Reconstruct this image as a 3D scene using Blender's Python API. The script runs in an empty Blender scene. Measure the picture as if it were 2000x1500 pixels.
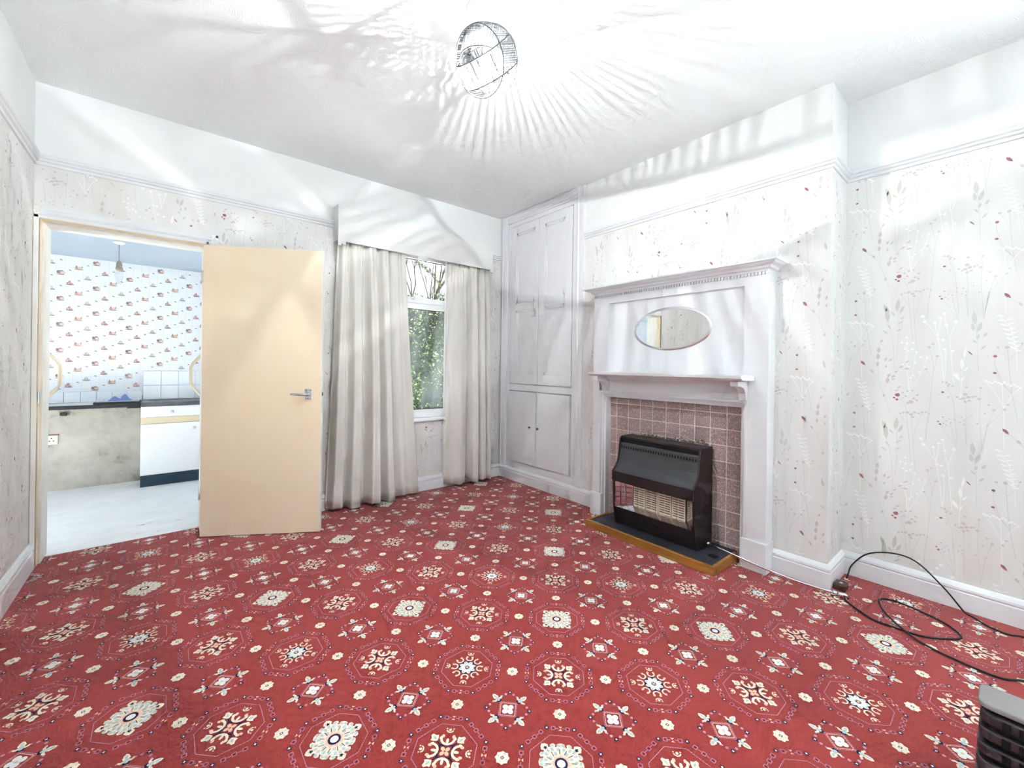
import bpy, bmesh, math, random
from mathutils import Matrix, Vector
random.seed(7)
SC = bpy.context.scene
COL = SC.collection
PI = math.pi

# ------------------------------------------------------------------ camera
CAM_POS = Vector((-2.717, -3.461, 1.166))
YAW, ROLL, FPX = math.radians(39.605), math.radians(0.795), 811.02
def camera():
    fwd = Vector((math.sin(YAW), math.cos(YAW), 0)); rt = Vector((math.cos(YAW), -math.sin(YAW), 0)); up = Vector((0, 0, 1))
    c, s = math.cos(ROLL), math.sin(ROLL)
    r2 = rt * c + up * s; u2 = up * c - rt * s
    cam = bpy.data.cameras.new('camera'); o = bpy.data.objects.new('camera', cam); COL.objects.link(o)
    m = Matrix(((r2.x, u2.x, -fwd.x, CAM_POS.x), (r2.y, u2.y, -fwd.y, CAM_POS.y), (r2.z, u2.z, -fwd.z, CAM_POS.z), (0, 0, 0, 1)))
    o.matrix_world = m
    cam.sensor_fit = 'HORIZONTAL'; cam.sensor_width = 36.0; cam.lens = FPX / 2000 * 36.0
    cam.shift_x = 0.55 / 2000; cam.shift_y = -37.1 / 2000
    cam.clip_start = 0.02
    SC.camera = o
camera()
SC.view_settings.view_transform = 'Standard'; SC.view_settings.look = 'None'
SC.view_settings.gamma = 1.0; SC.view_settings.use_curve_mapping = False
SC.view_settings.exposure = 1.92
SC.cycles.use_denoising = True
SC.cycles.max_bounces = 8; SC.cycles.diffuse_bounces = 4; SC.cycles.glossy_bounces = 3; SC.cycles.transmission_bounces = 4
SC.cycles.use_adaptive_sampling = True; SC.cycles.adaptive_threshold = 0.08; SC.cycles.adaptive_min_samples = 16; SC.cycles.transparent_max_bounces = 14
SC.cycles.sample_clamp_indirect = 40.0

# ------------------------------------------------------------------ sky and daylight
def sky():
    w = bpy.data.worlds.new('world'); SC.world = w; w.use_nodes = True
    nt = w.node_tree; nt.nodes.clear()
    tc = nt.nodes.new('ShaderNodeTexCoord'); sp = nt.nodes.new('ShaderNodeSeparateXYZ')
    rp = nt.nodes.new('ShaderNodeValToRGB'); bg = nt.nodes.new('ShaderNodeBackground'); out = nt.nodes.new('ShaderNodeOutputWorld')
    rp.color_ramp.elements[0].position = 0.0; rp.color_ramp.elements[0].color = (0.88, 0.96, 1.0, 1)
    rp.color_ramp.elements[1].position = 0.9; rp.color_ramp.elements[1].color = (0.72, 0.86, 1.0, 1)
    nt.links.new(tc.outputs['Generated'], sp.inputs[0]); nt.links.new(sp.outputs['Z'], rp.inputs[0])
    nt.links.new(rp.outputs[0], bg.inputs['Color']); bg.inputs['Strength'].default_value = 0.46
    nt.links.new(bg.outputs[0], out.inputs[0])
sky()
sun = bpy.data.lights.new('sun', 'SUN'); sun.energy = 36.0; sun.angle = math.radians(1.5); sun.color = (0.955, 0.985, 1.0)
so_ = bpy.data.objects.new('sun', sun); COL.objects.link(so_); so_.rotation_euler = (0, -math.radians(30), 0)      # high sun from the side, along both window walls
def portal(name, loc, rot, sx, sy):
    l = bpy.data.lights.new(name, 'AREA'); l.shape = 'RECTANGLE'; l.size = sx; l.size_y = sy
    o = bpy.data.objects.new(name, l); COL.objects.link(o); o.location = loc; o.rotation_euler = rot
    l.cycles.is_portal = True
portal('daylight_portal', (-0.92, 0.20, 1.42), (-PI / 2, 0, 0), 1.30, 1.56)             # back window, light enters towards -y
portal('daylight_portal', (-2.8, -6.7, 1.275), (PI / 2, 0, 0), .6, 2.35)               # fill window added behind the viewer, towards +y
portal('daylight_portal', (0.55, -5.25, 1.275), (0, PI / 2, 0), 2.35, 2.3)             # fill window added beyond the alcove, towards -x
portal('daylight_portal', (-1.83, 1.06, 1.16), (0, PI / 2, 0), 1.72, 1.52)               # kitchen window, towards -x

# ------------------------------------------------------------------ materials
def lin(c): return tuple((v / 255 / 12.92) if v / 255 <= 0.04045 else ((v / 255 + 0.055) / 1.055) ** 2.4 for v in c)
def rgba(c): return lin(c) + (1.0,)
MATS = {}
def nodes(name):
    m = bpy.data.materials.new(name); m.use_nodes = True; MATS[name] = m
    nt = m.node_tree; return m, nt, nt.nodes['Principled BSDF']
def noise(nt, scale, detail=4, rough=0.55, stretch=None, coord='Object'):
    tc = nt.nodes.new('ShaderNodeTexCoord'); mp = nt.nodes.new('ShaderNodeMapping'); n = nt.nodes.new('ShaderNodeTexNoise')
    if stretch: mp.inputs['Scale'].default_value = stretch
    n.inputs['Scale'].default_value = scale; n.inputs['Detail'].default_value = detail; n.inputs['Roughness'].default_value = rough
    nt.links.new(tc.outputs[coord], mp.inputs[0]); nt.links.new(mp.outputs[0], n.inputs['Vector']); return n
def ramp(nt, src, stops):
    r = nt.nodes.new('ShaderNodeValToRGB'); els = r.color_ramp.elements
    while len(els) < len(stops): els.new(0.5)
    for e, (p, c) in zip(els, stops): e.position = p; e.color = rgba(c)
    nt.links.new(src, r.inputs[0]); return r
def bump(nt, bs, src, strength, dist=0.002):
    b = nt.nodes.new('ShaderNodeBump'); b.inputs['Strength'].default_value = strength; b.inputs['Distance'].default_value = dist
    nt.links.new(src, b.inputs['Height']); nt.links.new(b.outputs[0], bs.inputs['Normal'])
def plain(name, c, rough=0.5, metal=0.0, vary=None, scale=6, stretch=None, bmp=0, bscale=60, spec=None, coord='Object', bstretch=None):
    """one colour, or a slow noise between c and vary, with an optional fine relief"""
    m, nt, bs = nodes(name)
    bs.inputs['Base Color'].default_value = rgba(c); bs.inputs['Roughness'].default_value = rough; bs.inputs['Metallic'].default_value = metal
    if spec is not None: bs.inputs['Specular IOR Level'].default_value = spec
    if vary:
        r = ramp(nt, noise(nt, scale, stretch=stretch, coord=coord).outputs[0], [(0.35, c), (0.68, vary)]); nt.links.new(r.outputs[0], bs.inputs['Base Color'])
    if bmp: bump(nt, bs, noise(nt, bscale, stretch=bstretch, coord=coord).outputs[0], bmp)
    return m
plain('white_paint', (229, 230, 232), 0.55, vary=(225, 226, 229), scale=2)
plain('white_gloss', (233, 233, 236), 0.34, vary=(229, 230, 234), scale=5)
plain('white_frieze', (232, 232, 232), 0.7)
plain('upvc', (243, 244, 246), 0.3)
plain('pelmet_paint', (230, 229, 228), 0.6)
plain('cream_jamb', (232, 208, 172), 0.45, vary=(238, 222, 196), scale=8)
plain('worn_jamb', (238, 236, 232), 0.5, vary=(229, 222, 210), scale=14, stretch=(1, 1, 0.3))
plain('door_skin', (241, 220, 190), 0.42, vary=(243, 225, 200), scale=1.6, stretch=(2, 2, 1))
plain('door_lip', (236, 233, 228), 0.5)
plain('cream_plastic', (238, 224, 200), 0.35)
plain('aluminium', (215, 216, 222), 0.28, 1.0)
plain('chrome', (225, 225, 230), 0.12, 1.0)
plain('brown_bakelite', (74, 52, 44), 0.4)
plain('hoop_grey', (96, 96, 100), 0.5, 0.3)
plain('dark_metal', (60, 58, 60), 0.4, 0.8)
plain('black_hole', (8, 8, 9), 0.8)
plain('curtain_cloth', (238, 235, 229), 0.85, vary=(234, 230, 223), scale=30, stretch=(1, 1, 0.2), spec=0.2)
plain('curtain_lining', (240, 240, 244), 0.85, spec=0.2)
plain('hearth_slab', (52, 55, 66), 0.5, vary=(66, 68, 78), scale=20)
plain('oak_edge', (176, 122, 58), 0.35, vary=(150, 98, 42), scale=14, stretch=(3, 0.4, 6))
plain('grout', (232, 214, 208), 0.8)
plain('fire_enamel', (80, 82, 87), 0.36, 0.35, bmp=0.05, bscale=250)
plain('fire_black', (48, 42, 44), 0.38, 0.1)
plain('reflector', (205, 200, 205), 0.14, 1.0)
plain('radiant_clay', (236, 222, 200), 0.8, vary=(226, 208, 184), scale=30)
plain('wire_steel', (150, 146, 146), 0.3, 1.0)
plain('cable_black', (42, 42, 46), 0.45)
plain('knob_red', (128, 44, 52), 0.35)
plain('brass_catch', (226, 206, 180), 0.4)
plain('plastic_black', (70, 65, 68), 0.25)
plain('plastic_grey', (150, 146, 146), 0.5)
plain('cab_white', (246, 246, 247), 0.4)
plain('cab_cream', (224, 209, 176), 0.45)
plain('cab_plinth', (38, 58, 78), 0.45)
plain('worktop_black', (30, 31, 36), 0.3)
plain('worktop_steel', (112, 113, 120), 0.3, 0.7, vary=(84, 84, 92), scale=6)
plain('worktop_white', (232, 234, 238), 0.35)
plain('tile_white', (240, 243, 247), 0.18)
plain('cloth_blue', (128, 146, 206), 0.8)
plain('cloth_white', (226, 230, 240), 0.8)
plain('socket_white', (226, 220, 206), 0.4)
plain('flex', (150, 146, 132), 0.5)
plain('bulb_cap', (168, 160, 140), 0.4, 0.4)
plain('blue_paint', (52, 96, 150), 0.5)
plain('blue_pale', (120, 160, 190), 0.5)
plain('outer_brick', (150, 96, 78), 0.9, vary=(128, 78, 62), scale=8)
plain('garden_soil', (104, 100, 76), 0.95, vary=(80, 96, 56), scale=6)
plain('bounce_paving', (232, 238, 237), 0.9, vary=(225, 232, 231), scale=3)
plain('bounce_stone', (196, 198, 198), 0.9, vary=(184, 187, 187), scale=4)
plain('bounce_tile', (240, 241, 241), 0.6, vary=(236, 237, 238), scale=2)
plain('bark', (104, 92, 84), 0.9)
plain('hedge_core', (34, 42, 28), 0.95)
plain('leaf_mid', (104, 124, 70), 0.6, spec=0.2); plain('leaf_dark', (64, 82, 46), 0.6, spec=0.2); plain('leaf_light', (168, 180, 128), 0.6, spec=0.2)
plain('dust', (150, 142, 128), 0.95, vary=(112, 104, 92), scale=60)
def translucent(name, f, c):
    """let part of the daylight behind a cloth glow through it"""
    m = MATS[name]; nt = m.node_tree; bs = nt.nodes['Principled BSDF']; out = nt.nodes['Material Output']
    t = nt.nodes.new('ShaderNodeBsdfTranslucent'); t.inputs[0].default_value = rgba(c); x = nt.nodes.new('ShaderNodeMixShader'); x.inputs[0].default_value = f
    nt.links.new(bs.outputs[0], x.inputs[1]); nt.links.new(t.outputs[0], x.inputs[2]); nt.links.new(x.outputs[0], out.inputs[0])
translucent('curtain_cloth', 0.08, (232, 228, 222))
# carpet: red wool with a fine pile
m, nt, bs = nodes('carpet_red')
r = ramp(nt, noise(nt, 1.2, 3).outputs[0], [(0.3, (168, 56, 53)), (0.7, (174, 60, 58))])
n2 = noise(nt, 260, 3, 0.7)
mx = nt.nodes.new('ShaderNodeMix'); mx.data_type = 'RGBA'; mx.blend_type = 'MULTIPLY'; mx.inputs[0].default_value = 0.45
r2 = ramp(nt, n2.outputs[0], [(0.3, (190, 190, 190)), (0.7, (255, 255, 255))])
nt.links.new(r.outputs[0], mx.inputs[6]); nt.links.new(r2.outputs[0], mx.inputs[7]); nt.links.new(mx.outputs[2], bs.inputs['Base Color'])
bs.inputs['Roughness'].default_value = 0.95; bs.inputs['Specular IOR Level'].default_value = 0.1; bs.inputs['Sheen Weight'].default_value = 0.25; bs.inputs['Sheen Roughness'].default_value = 0.5
bump(nt, bs, n2.outputs[0], 0.5, 0.003)
for nme, c in (('yarn_cream', (240, 226, 206)), ('yarn_teal', (186, 202, 202)), ('yarn_navy', (52, 48, 84)), ('yarn_mauve', (202, 148, 172)), ('yarn_peach', (242, 196, 172)), ('yarn_white', (238, 238, 236))):
    plain(nme, c, 0.95, spec=0.1)
# wallpaper: off-white with soft vertical beige washes
m, nt, bs = nodes('wallpaper')
r = ramp(nt, noise(nt, 2.2, 3, 0.55, stretch=(3.0, 3.0, 0.45)).outputs[0], [(0.36, (230, 229, 228)), (0.54, (227, 225, 223)), (0.74, (219, 216, 212))])
nt.links.new(r.outputs[0], bs.inputs['Base Color']); bs.inputs['Roughness'].default_value = 0.6
plain('print_rose', (162, 102, 116), 0.6); plain('print_mauve', (209, 195, 198), 0.6); plain('print_grey', (206, 205, 204), 0.6)
plain('print_beige', (206, 202, 195), 0.6); plain('print_white', (242, 242, 242), 0.35)
PRINT = [MATS['print_' + k] for k in ('rose', 'mauve', 'grey', 'beige', 'white')]
# combed plaster swirls on the ceiling
m, nt, bs = nodes('artex')
bs.inputs['Base Color'].default_value = rgba((249, 252, 253)); bs.inputs['Roughness'].default_value = 0.8
tc = nt.nodes.new('ShaderNodeTexCoord'); vo = nt.nodes.new('ShaderNodeTexVoronoi'); vo.inputs['Scale'].default_value = 5.5; vo.inputs['Randomness'].default_value = 0.9
nt.links.new(tc.outputs['Object'], vo.inputs['Vector'])
m1 = nt.nodes.new('ShaderNodeMath'); m1.operation = 'MULTIPLY'; m1.inputs[1].default_value = 130
n3 = noise(nt, 14, 3); m2 = nt.nodes.new('ShaderNodeMath'); m2.operation = 'MULTIPLY_ADD'; m2.inputs[1].default_value = 14
s1 = nt.nodes.new('ShaderNodeMath'); s1.operation = 'SINE'
nt.links.new(vo.outputs['Distance'], m1.inputs[0]); nt.links.new(n3.outputs[0], m2.inputs[0]); nt.links.new(m1.outputs[0], m2.inputs[2]); nt.links.new(m2.outputs[0], s1.inputs[0])
bump(nt, bs, s1.outputs[0], 0.22, 0.0015)
# kitchen surfaces
m, nt, bs = nodes('kitchen_paper'); bs.inputs['Base Color'].default_value = rgba((234, 235, 238)); bs.inputs['Roughness'].default_value = 0.5
for nme, c in (('kp_line', (206, 213, 222)), ('kp_red', (198, 156, 147)), ('kp_dark', (142, 122, 122)), ('kp_sand', (218, 198, 180)), ('kp_olive', (186, 182, 166)), ('kp_slate', (152, 158, 170))): plain(nme, c, 0.5)
m, nt, bs = nodes('dirty_plaster')
na = noise(nt, 3.0, 6, 0.65); r = ramp(nt, na.outputs[0], [(0.40, (206, 200, 188)), (0.56, (186, 178, 165)), (0.70, (112, 106, 99))])
nt.links.new(r.outputs[0], bs.inputs['Base Color']); bs.inputs['Roughness'].default_value = 0.9; bump(nt, bs, noise(nt, 40).outputs[0], 0.25)
m, nt, bs = nodes('kitchen_lino')
r = ramp(nt, noise(nt, 5.0, 8, 0.75, stretch=(1, 2.4, 1)).outputs[0], [(0.30, (120, 112, 104)), (0.37, (238, 238, 237)), (0.7, (250, 250, 250))])
nt.links.new(r.outputs[0], bs.inputs['Base Color']); bs.inputs['Roughness'].default_value = 0.5
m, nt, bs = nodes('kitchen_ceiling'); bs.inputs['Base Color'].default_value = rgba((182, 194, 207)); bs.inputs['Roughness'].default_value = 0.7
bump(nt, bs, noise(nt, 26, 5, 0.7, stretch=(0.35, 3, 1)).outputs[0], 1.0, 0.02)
# speckled brown-mauve glaze of the fireplace tiles, each tile a little different
m, nt, bs = nodes('hearth_tile')
oi = nt.nodes.new('ShaderNodeObjectInfo'); tcx = nt.nodes.new('ShaderNodeTexCoord'); ad = nt.nodes.new('ShaderNodeVectorMath'); ad.operation = 'ADD'
nt.links.new(tcx.outputs['Object'], ad.inputs[0]); nt.links.new(oi.outputs['Location'], ad.inputs[1])
nz = nt.nodes.new('ShaderNodeTexNoise'); nz.inputs['Scale'].default_value = 150; nz.inputs['Detail'].default_value = 2; nt.links.new(ad.outputs[0], nz.inputs['Vector'])
r = ramp(nt, nz.outputs[0], [(0.40, (160, 136, 134)), (0.57, (174, 150, 147)), (0.66, (222, 206, 200))])
hv = nt.nodes.new('ShaderNodeHueSaturation'); mr = nt.nodes.new('ShaderNodeMapRange'); mr.inputs[3].default_value = 0.88; mr.inputs[4].default_value = 1.08
nt.links.new(oi.outputs['Random'], mr.inputs[0]); nt.links.new(mr.outputs[0], hv.inputs['Value']); nt.links.new(r.outputs[0], hv.inputs['Color']); nt.links.new(hv.outputs[0], bs.inputs['Base Color'])
bs.inputs['Roughness'].default_value = 0.35
# mirror, panes, crystal, bulb
m, nt, bs = nodes('mirror'); bs.inputs['Base Color'].default_value = (0.92, 0.93, 0.93, 1); bs.inputs['Metallic'].default_value = 1; bs.inputs['Roughness'].default_value = 0.015
def pane(name, tint, gloss):
    m, nt, bs = nodes(name); nt.nodes.remove(bs); out = nt.nodes['Material Output']
    t = nt.nodes.new('ShaderNodeBsdfTransparent'); t.inputs[0].default_value = tint; g = nt.nodes.new('ShaderNodeBsdfGlossy'); g.inputs['Roughness'].default_value = 0.03
    x = nt.nodes.new('ShaderNodeMixShader'); x.inputs[0].default_value = gloss
    nt.links.new(t.outputs[0], x.inputs[1]); nt.links.new(g.outputs[0], x.inputs[2]); nt.links.new(x.outputs[0], out.inputs[0])
pane('glass', (0.97, 0.98, 0.98, 1), 0.06)
pane('bulb_glass', (0.98, 0.98, 0.98, 1), 0.08)
m, nt, bs = nodes('pane_haze'); nt.nodes.remove(bs); out = nt.nodes['Material Output']       # uneven pale translucent layer over the lower pane
t = nt.nodes.new('ShaderNodeBsdfTransparent'); d = nt.nodes.new('ShaderNodeBsdfTranslucent'); d.inputs[0].default_value = (0.85, 0.9, 1.0, 1); x = nt.nodes.new('ShaderNodeMixShader')
rp = ramp(nt, noise(nt, 2.2, 1, stretch=(2.5, 1, 0.6)).outputs[0], [(0.35, (6, 6, 6)), (0.75, (88, 88, 88))])
nt.links.new(rp.outputs[0], x.inputs[0]); nt.links.new(t.outputs[0], x.inputs[1]); nt.links.new(d.outputs[0], x.inputs[2]); nt.links.new(x.outputs[0], out.inputs[0])
m, nt, bs = nodes('crystal'); nt.nodes.remove(bs); out = nt.nodes['Material Output']        # clear and dim stripes along each prism imitate light bent by facets
tc = nt.nodes.new('ShaderNodeTexCoord'); sp = nt.nodes.new('ShaderNodeSeparateXYZ'); nt.links.new(tc.outputs['Object'], sp.inputs[0])
ob = nt.nodes.new('ShaderNodeObjectInfo')
ma = nt.nodes.new('ShaderNodeMath'); ma.operation = 'MULTIPLY_ADD'; ma.inputs[1].default_value = 820; nt.links.new(sp.outputs['X'], ma.inputs[0])
mb = nt.nodes.new('ShaderNodeMath'); mb.operation = 'MULTIPLY'; mb.inputs[1].default_value = 20; nt.links.new(ob.outputs['Random'], mb.inputs[0]); nt.links.new(mb.outputs[0], ma.inputs[2])
sn = nt.nodes.new('ShaderNodeMath'); sn.operation = 'SINE'; nt.links.new(ma.outputs[0], sn.inputs[0])
rp = nt.nodes.new('ShaderNodeValToRGB'); rp.color_ramp.elements[0].color = (0.30, 0.305, 0.31, 1); rp.color_ramp.elements[1].color = (0.98, 0.98, 0.98, 1); rp.color_ramp.elements[0].position = 0.2; rp.color_ramp.elements[1].position = 0.8
mm = nt.nodes.new('ShaderNodeMath'); mm.operation = 'MULTIPLY_ADD'; mm.inputs[1].default_value = 0.5; mm.inputs[2].default_value = 0.5; nt.links.new(sn.outputs[0], mm.inputs[0]); nt.links.new(mm.outputs[0], rp.inputs[0])
t = nt.nodes.new('ShaderNodeBsdfTransparent'); nt.links.new(rp.outputs[0], t.inputs[0])
g = nt.nodes.new('ShaderNodeBsdfGlossy'); g.inputs['Roughness'].default_value = 0.08; tr = nt.nodes.new('ShaderNodeBsdfTranslucent'); tr.inputs[0].default_value = (0.9, 0.92, 0.94, 1)
xa = nt.nodes.new('ShaderNodeMixShader'); xa.inputs[0].default_value = 0.93; xb = nt.nodes.new('ShaderNodeMixShader'); xb.inputs[0].default_value = 0.16
nt.links.new(tr.outputs[0], xa.inputs[1]); nt.links.new(g.outputs[0], xa.inputs[2]); nt.links.new(t.outputs[0], xb.inputs[1]); nt.links.new(xa.outputs[0], xb.inputs[2]); nt.links.new(xb.outputs[0], out.inputs[0])
m, nt, bs = nodes('lit_bulb'); nt.nodes.remove(bs); out = nt.nodes['Material Output']
t = nt.nodes.new('ShaderNodeBsdfTransparent'); e = nt.nodes.new('ShaderNodeEmission'); e.inputs['Strength'].default_value = 1.5; e.inputs['Color'].default_value = (1, 0.97, 0.93, 1); a = nt.nodes.new('ShaderNodeAddShader')
nt.links.new(t.outputs[0], a.inputs[0]); nt.links.new(e.outputs[0], a.inputs[1]); nt.links.new(a.outputs[0], out.inputs[0])

# ------------------------------------------------------------------ mesh helpers
class MB:
    """collects faces for ONE mesh; points are world coordinates"""
    def __init__(s): s.v = []; s.f = []; s.m = []; s.sm = []
    def poly(s, pts, mi=0, smooth=False):
        b = len(s.v); s.v += [tuple(p) for p in pts]; s.f.append(tuple(range(b, b + len(pts)))); s.m.append(mi); s.sm.append(smooth); return s
    def mesh(s, verts, faces, mi=0, smooth=False):
        b = len(s.v); s.v += [tuple(p) for p in verts]
        for f in faces: s.f.append(tuple(b + i for i in f)); s.m.append(mi); s.sm.append(smooth)
        return s
    def box(s, x0, x1, y0, y1, z0, z1, mi=0):
        x0, x1 = sorted((x0, x1)); y0, y1 = sorted((y0, y1)); z0, z1 = sorted((z0, z1))
        v = [(x0, y0, z0), (x1, y0, z0), (x1, y1, z0), (x0, y1, z0), (x0, y0, z1), (x1, y0, z1), (x1, y1, z1), (x0, y1, z1)]
        return s.mesh(v, [(0, 3, 2, 1), (4, 5, 6, 7), (0, 1, 5, 4), (1, 2, 6, 5), (2, 3, 7, 6), (3, 0, 4, 7)], mi)
    def prism(s, prof, place, a, b, mi=0, smooth=False):
        """profile points (p,q) swept from a to b: place(p,q,t)->xyz"""
        n = len(prof); v = [place(p, q, a) for p, q in prof] + [place(p, q, b) for p, q in prof]
        f = [(i, (i + 1) % n, n + (i + 1) % n, n + i) for i in range(n)]
        s.mesh(v, f, mi, smooth); s.poly([v[i] for i in range(n)][::-1], mi); s.poly(v[n:], mi); return s
    def tube(s, path, r, n=8, mi=0, closed=False):
        P = [Vector(p) for p in path]; R = r if isinstance(r, (list, tuple)) else [r] * len(P); rings = []; ref = Vector((0.31, 0.17, 0.93))
        for i, p in enumerate(P):
            if closed: d = P[(i + 1) % len(P)] - P[i - 1]
            else: d = P[min(i + 1, len(P) - 1)] - P[max(i - 1, 0)]
            d.normalize(); a = d.cross(ref)
            if a.length < 0.05: a = d.cross(Vector((1, 0, 0)))
            a.normalize(); b = d.cross(a); rings.append([p + (a * math.cos(2 * PI * k / n) + b * math.sin(2 * PI * k / n)) * R[i] for k in range(n)])
        v = [q for g in rings for q in g]; m = len(P); f = []
        for i in range(m if closed else m - 1):
            j = (i + 1) % m
            for k in range(n): f.append((i * n + k, i * n + (k + 1) % n, j * n + (k + 1) % n, j * n + k))
        s.mesh(v, f, mi, True)
        if not closed: s.poly(rings[0][::-1], mi); s.poly(rings[-1], mi)
        return s
    def lathe(s, prof, c, axis='z', n=24, mi=0):
        """profile (radius, height) turned about an axis through c"""
        v = []
        for r, h in prof:
            for k in range(n):
                a = 2 * PI * k / n; p, q = r * math.cos(a), r * math.sin(a)
                v.append({'z': (c[0] + p, c[1] + q, c[2] + h), 'x': (c[0] + h, c[1] + p, c[2] + q), 'y': (c[0] + p, c[1] + h, c[2] + q)}[axis])
        f = [(i * n + k, i * n + (k + 1) % n, (i + 1) * n + (k + 1) % n, (i + 1) * n + k) for i in range(len(prof) - 1) for k in range(n)]
        s.mesh(v, f, mi, True); s.poly(v[:n][::-1], mi); s.poly(v[-n:], mi); return s
    def bounds(s):
        return [(min(p[i] for p in s.v), max(p[i] for p in s.v)) for i in range(3)]
def wloc(o):
    l = Vector((0, 0, 0))
    while o: l = l + o.location; o = o.parent
    return l
def build(name, mb, mats, parent=None, bevel=0, seg=2, weld=True):
    """link the collected faces as one mesh object (origin at its base when it has no parent)"""
    if isinstance(mats, str): mats = [mats]
    bd = mb.bounds()
    org = Vector(((bd[0][0] + bd[0][1]) / 2, (bd[1][0] + bd[1][1]) / 2, bd[2][0]))
    me = bpy.data.meshes.new(name); me.from_pydata([tuple(Vector(p) - org) for p in mb.v], [], mb.f)
    for m in mats: me.materials.append(MATS[m] if isinstance(m, str) else m)
    me.polygons.foreach_set('material_index', mb.m); me.polygons.foreach_set('use_smooth', mb.sm)
    if weld:
        bm = bmesh.new(); bm.from_mesh(me)
        bmesh.ops.remove_doubles(bm, verts=bm.verts, dist=1e-6); bmesh.ops.recalc_face_normals(bm, faces=bm.faces); bm.to_mesh(me); bm.free()
    me.update()
    o = bpy.data.objects.new(name, me); COL.objects.link(o); o.location = org
    if parent: o.parent = parent; o.location = org - wloc(parent)
    if bevel:
        b = o.modifiers.new('edge', 'BEVEL'); b.width = bevel; b.segments = seg; b.limit_method = 'ANGLE'; b.angle_limit = math.radians(40)
    return o
def tag(o, label=None, cat=None, group=None, kind=None):
    if label: o['label'] = label
    if cat: o['category'] = cat
    if group: o['group'] = group
    if kind: o['kind'] = kind
    return o
def thing(name, label, cat, loc, group=None, kind=None):
    o = bpy.data.objects.new(name, None); o.empty_display_size = 0.05; COL.objects.link(o); o.location = loc
    return tag(o, label, cat, group, kind)
def bx(name, mats, parent, *b, bevel=0.002): return build(name, MB().box(*b), mats, parent, bevel)
def place_x(p, q, t): return (p, t, q)          # profile in (x,z), swept along y
def place_y(p, q, t): return (t, p, q)          # profile in (y,z), swept along x
def ell(cx, cy, rx, ry, n=12, a=0.0):
    c, s = math.cos(a), math.sin(a); return [(cx + rx * math.cos(2 * PI * k / n) * c - ry * math.sin(2 * PI * k / n) * s, cy + rx * math.cos(2 * PI * k / n) * s + ry * math.sin(2 * PI * k / n) * c) for k in range(n)]

# ------------------------------------------------------------------ room dimensions
XL, XA, YB, YC, YR, H = -3.298, 0.298, -2.836, -1.135, -6.60, 2.70       # left wall, alcove wall, breast corner, cupboard edge, rear wall, ceiling
RAIL = 2.262                                                                # paper below, white frieze above
DX0, DX1, DTOP = -3.265, -2.540, 1.935                                     # doorway
WX0, WX1, WZ0, WZ1 = -1.56, -0.28, 0.640, 2.20                             # back window
KY, KZ, KXL, KXR = 1.94, 2.085, -4.85, -2.05                               # kitchen
T = 0.22
def slab(mb, axis, a0, a1, b0, b1, z0, z1, split=True):
    """a wall piece, cut at the picture rail into papered (0) and painted (1)"""
    cuts = [z0] + ([RAIL] if split and z0 < RAIL < z1 else []) + [z1]
    for p, q in zip(cuts, cuts[1:]):
        mi = 0 if (split and q <= RAIL + 1e-6) else 1
        if axis == 'y': mb.box(a0, a1, b0, b1, p, q, mi)
        else: mb.box(b0, b1, a0, a1, p, q, mi)
WP = ['wallpaper', 'white_frieze']
mb = MB()
for a0, a1, z0, z1 in ((XL - .15, DX0 - .0245, 0, H), (DX0 - .0245, DX1 + .0245, DTOP + .0245, H), (DX1 + .0245, WX0, 0, H), (WX0, WX1, 0, WZ0), (WX0, WX1, WZ1, H), (WX1, 0.6, 0, H)): slab(mb, 'y', a0, a1, 0.0, T, z0, z1)
W_BACK = tag(build('wall_back', mb, WP, weld=False), 'pale floral papered wall with doorway and window', 'wall', kind='structure')
mb = MB(); slab(mb, 'x', YR - .15, 0, XL - .15, XL, 0, H)
W_LEFT = tag(build('wall_left', mb, WP, weld=False), 'pale floral papered wall beside the doorway', 'wall', kind='structure')
mb = MB()
for a0, a1, z0, z1 in ((-4.10, YB, 0, H), (YR - .15, -6.40, 0, H), (-6.40, -4.10, 0, .10), (-6.40, -4.10, 2.45, H)): slab(mb, 'x', a0, a1, XA, XA + .3, z0, z1)
W_RIGHT = tag(build('wall_right', mb, WP, weld=False), 'pale floral papered alcove wall behind the looping cable', 'wall', kind='structure')
mb = MB(); slab(mb, 'x', YB, YC, 0, XA + .3, 0, H)
BREAST = tag(build('wall_chimney_breast', mb, WP, weld=False), 'pale floral papered chimney breast carrying the fireplace', 'wall', kind='structure')
mb = MB()
for a0, a1, z0, z1 in ((XL - .15, -3.10, 0, H), (-3.10, -2.50, 0, 0.10), (-3.10, -2.50, 2.45, H), (-2.50, XA + .3, 0, H)): slab(mb, 'y', a0, a1, YR - .15, YR, z0, z1)
tag(build('wall_front', mb, WP, weld=False), 'papered wall behind the viewer with an added fill window', 'wall', kind='structure')
mb = MB().box(XL - .15, 0.6, YR - .15, T, H, H + .12)
tag(build('ceiling', mb, 'artex'), 'white combed plaster ceiling with light streaks', 'ceiling', kind='structure')
tag(build('bounce_floor', MB().box(XL - .15, 0.6, YR - .15, -4.30, -0.10, -.002), 'bounce_tile'), 'pale unseen floor added behind the viewer to bounce light', 'floor', kind='structure')  # pale floor added out of view to send daylight upwards
mb = MB().box(XL - .15, 0.6, -4.30, 0.0, -0.10, 0.0).box(DX0 - .02, DX1 + .02, 0.0, 0.165, -0.10, 0.0)
FLOOR = tag(build('floor', mb, 'carpet_red', weld=False), 'red patterned carpet with octagon medallions', 'carpet', kind='structure')

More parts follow.
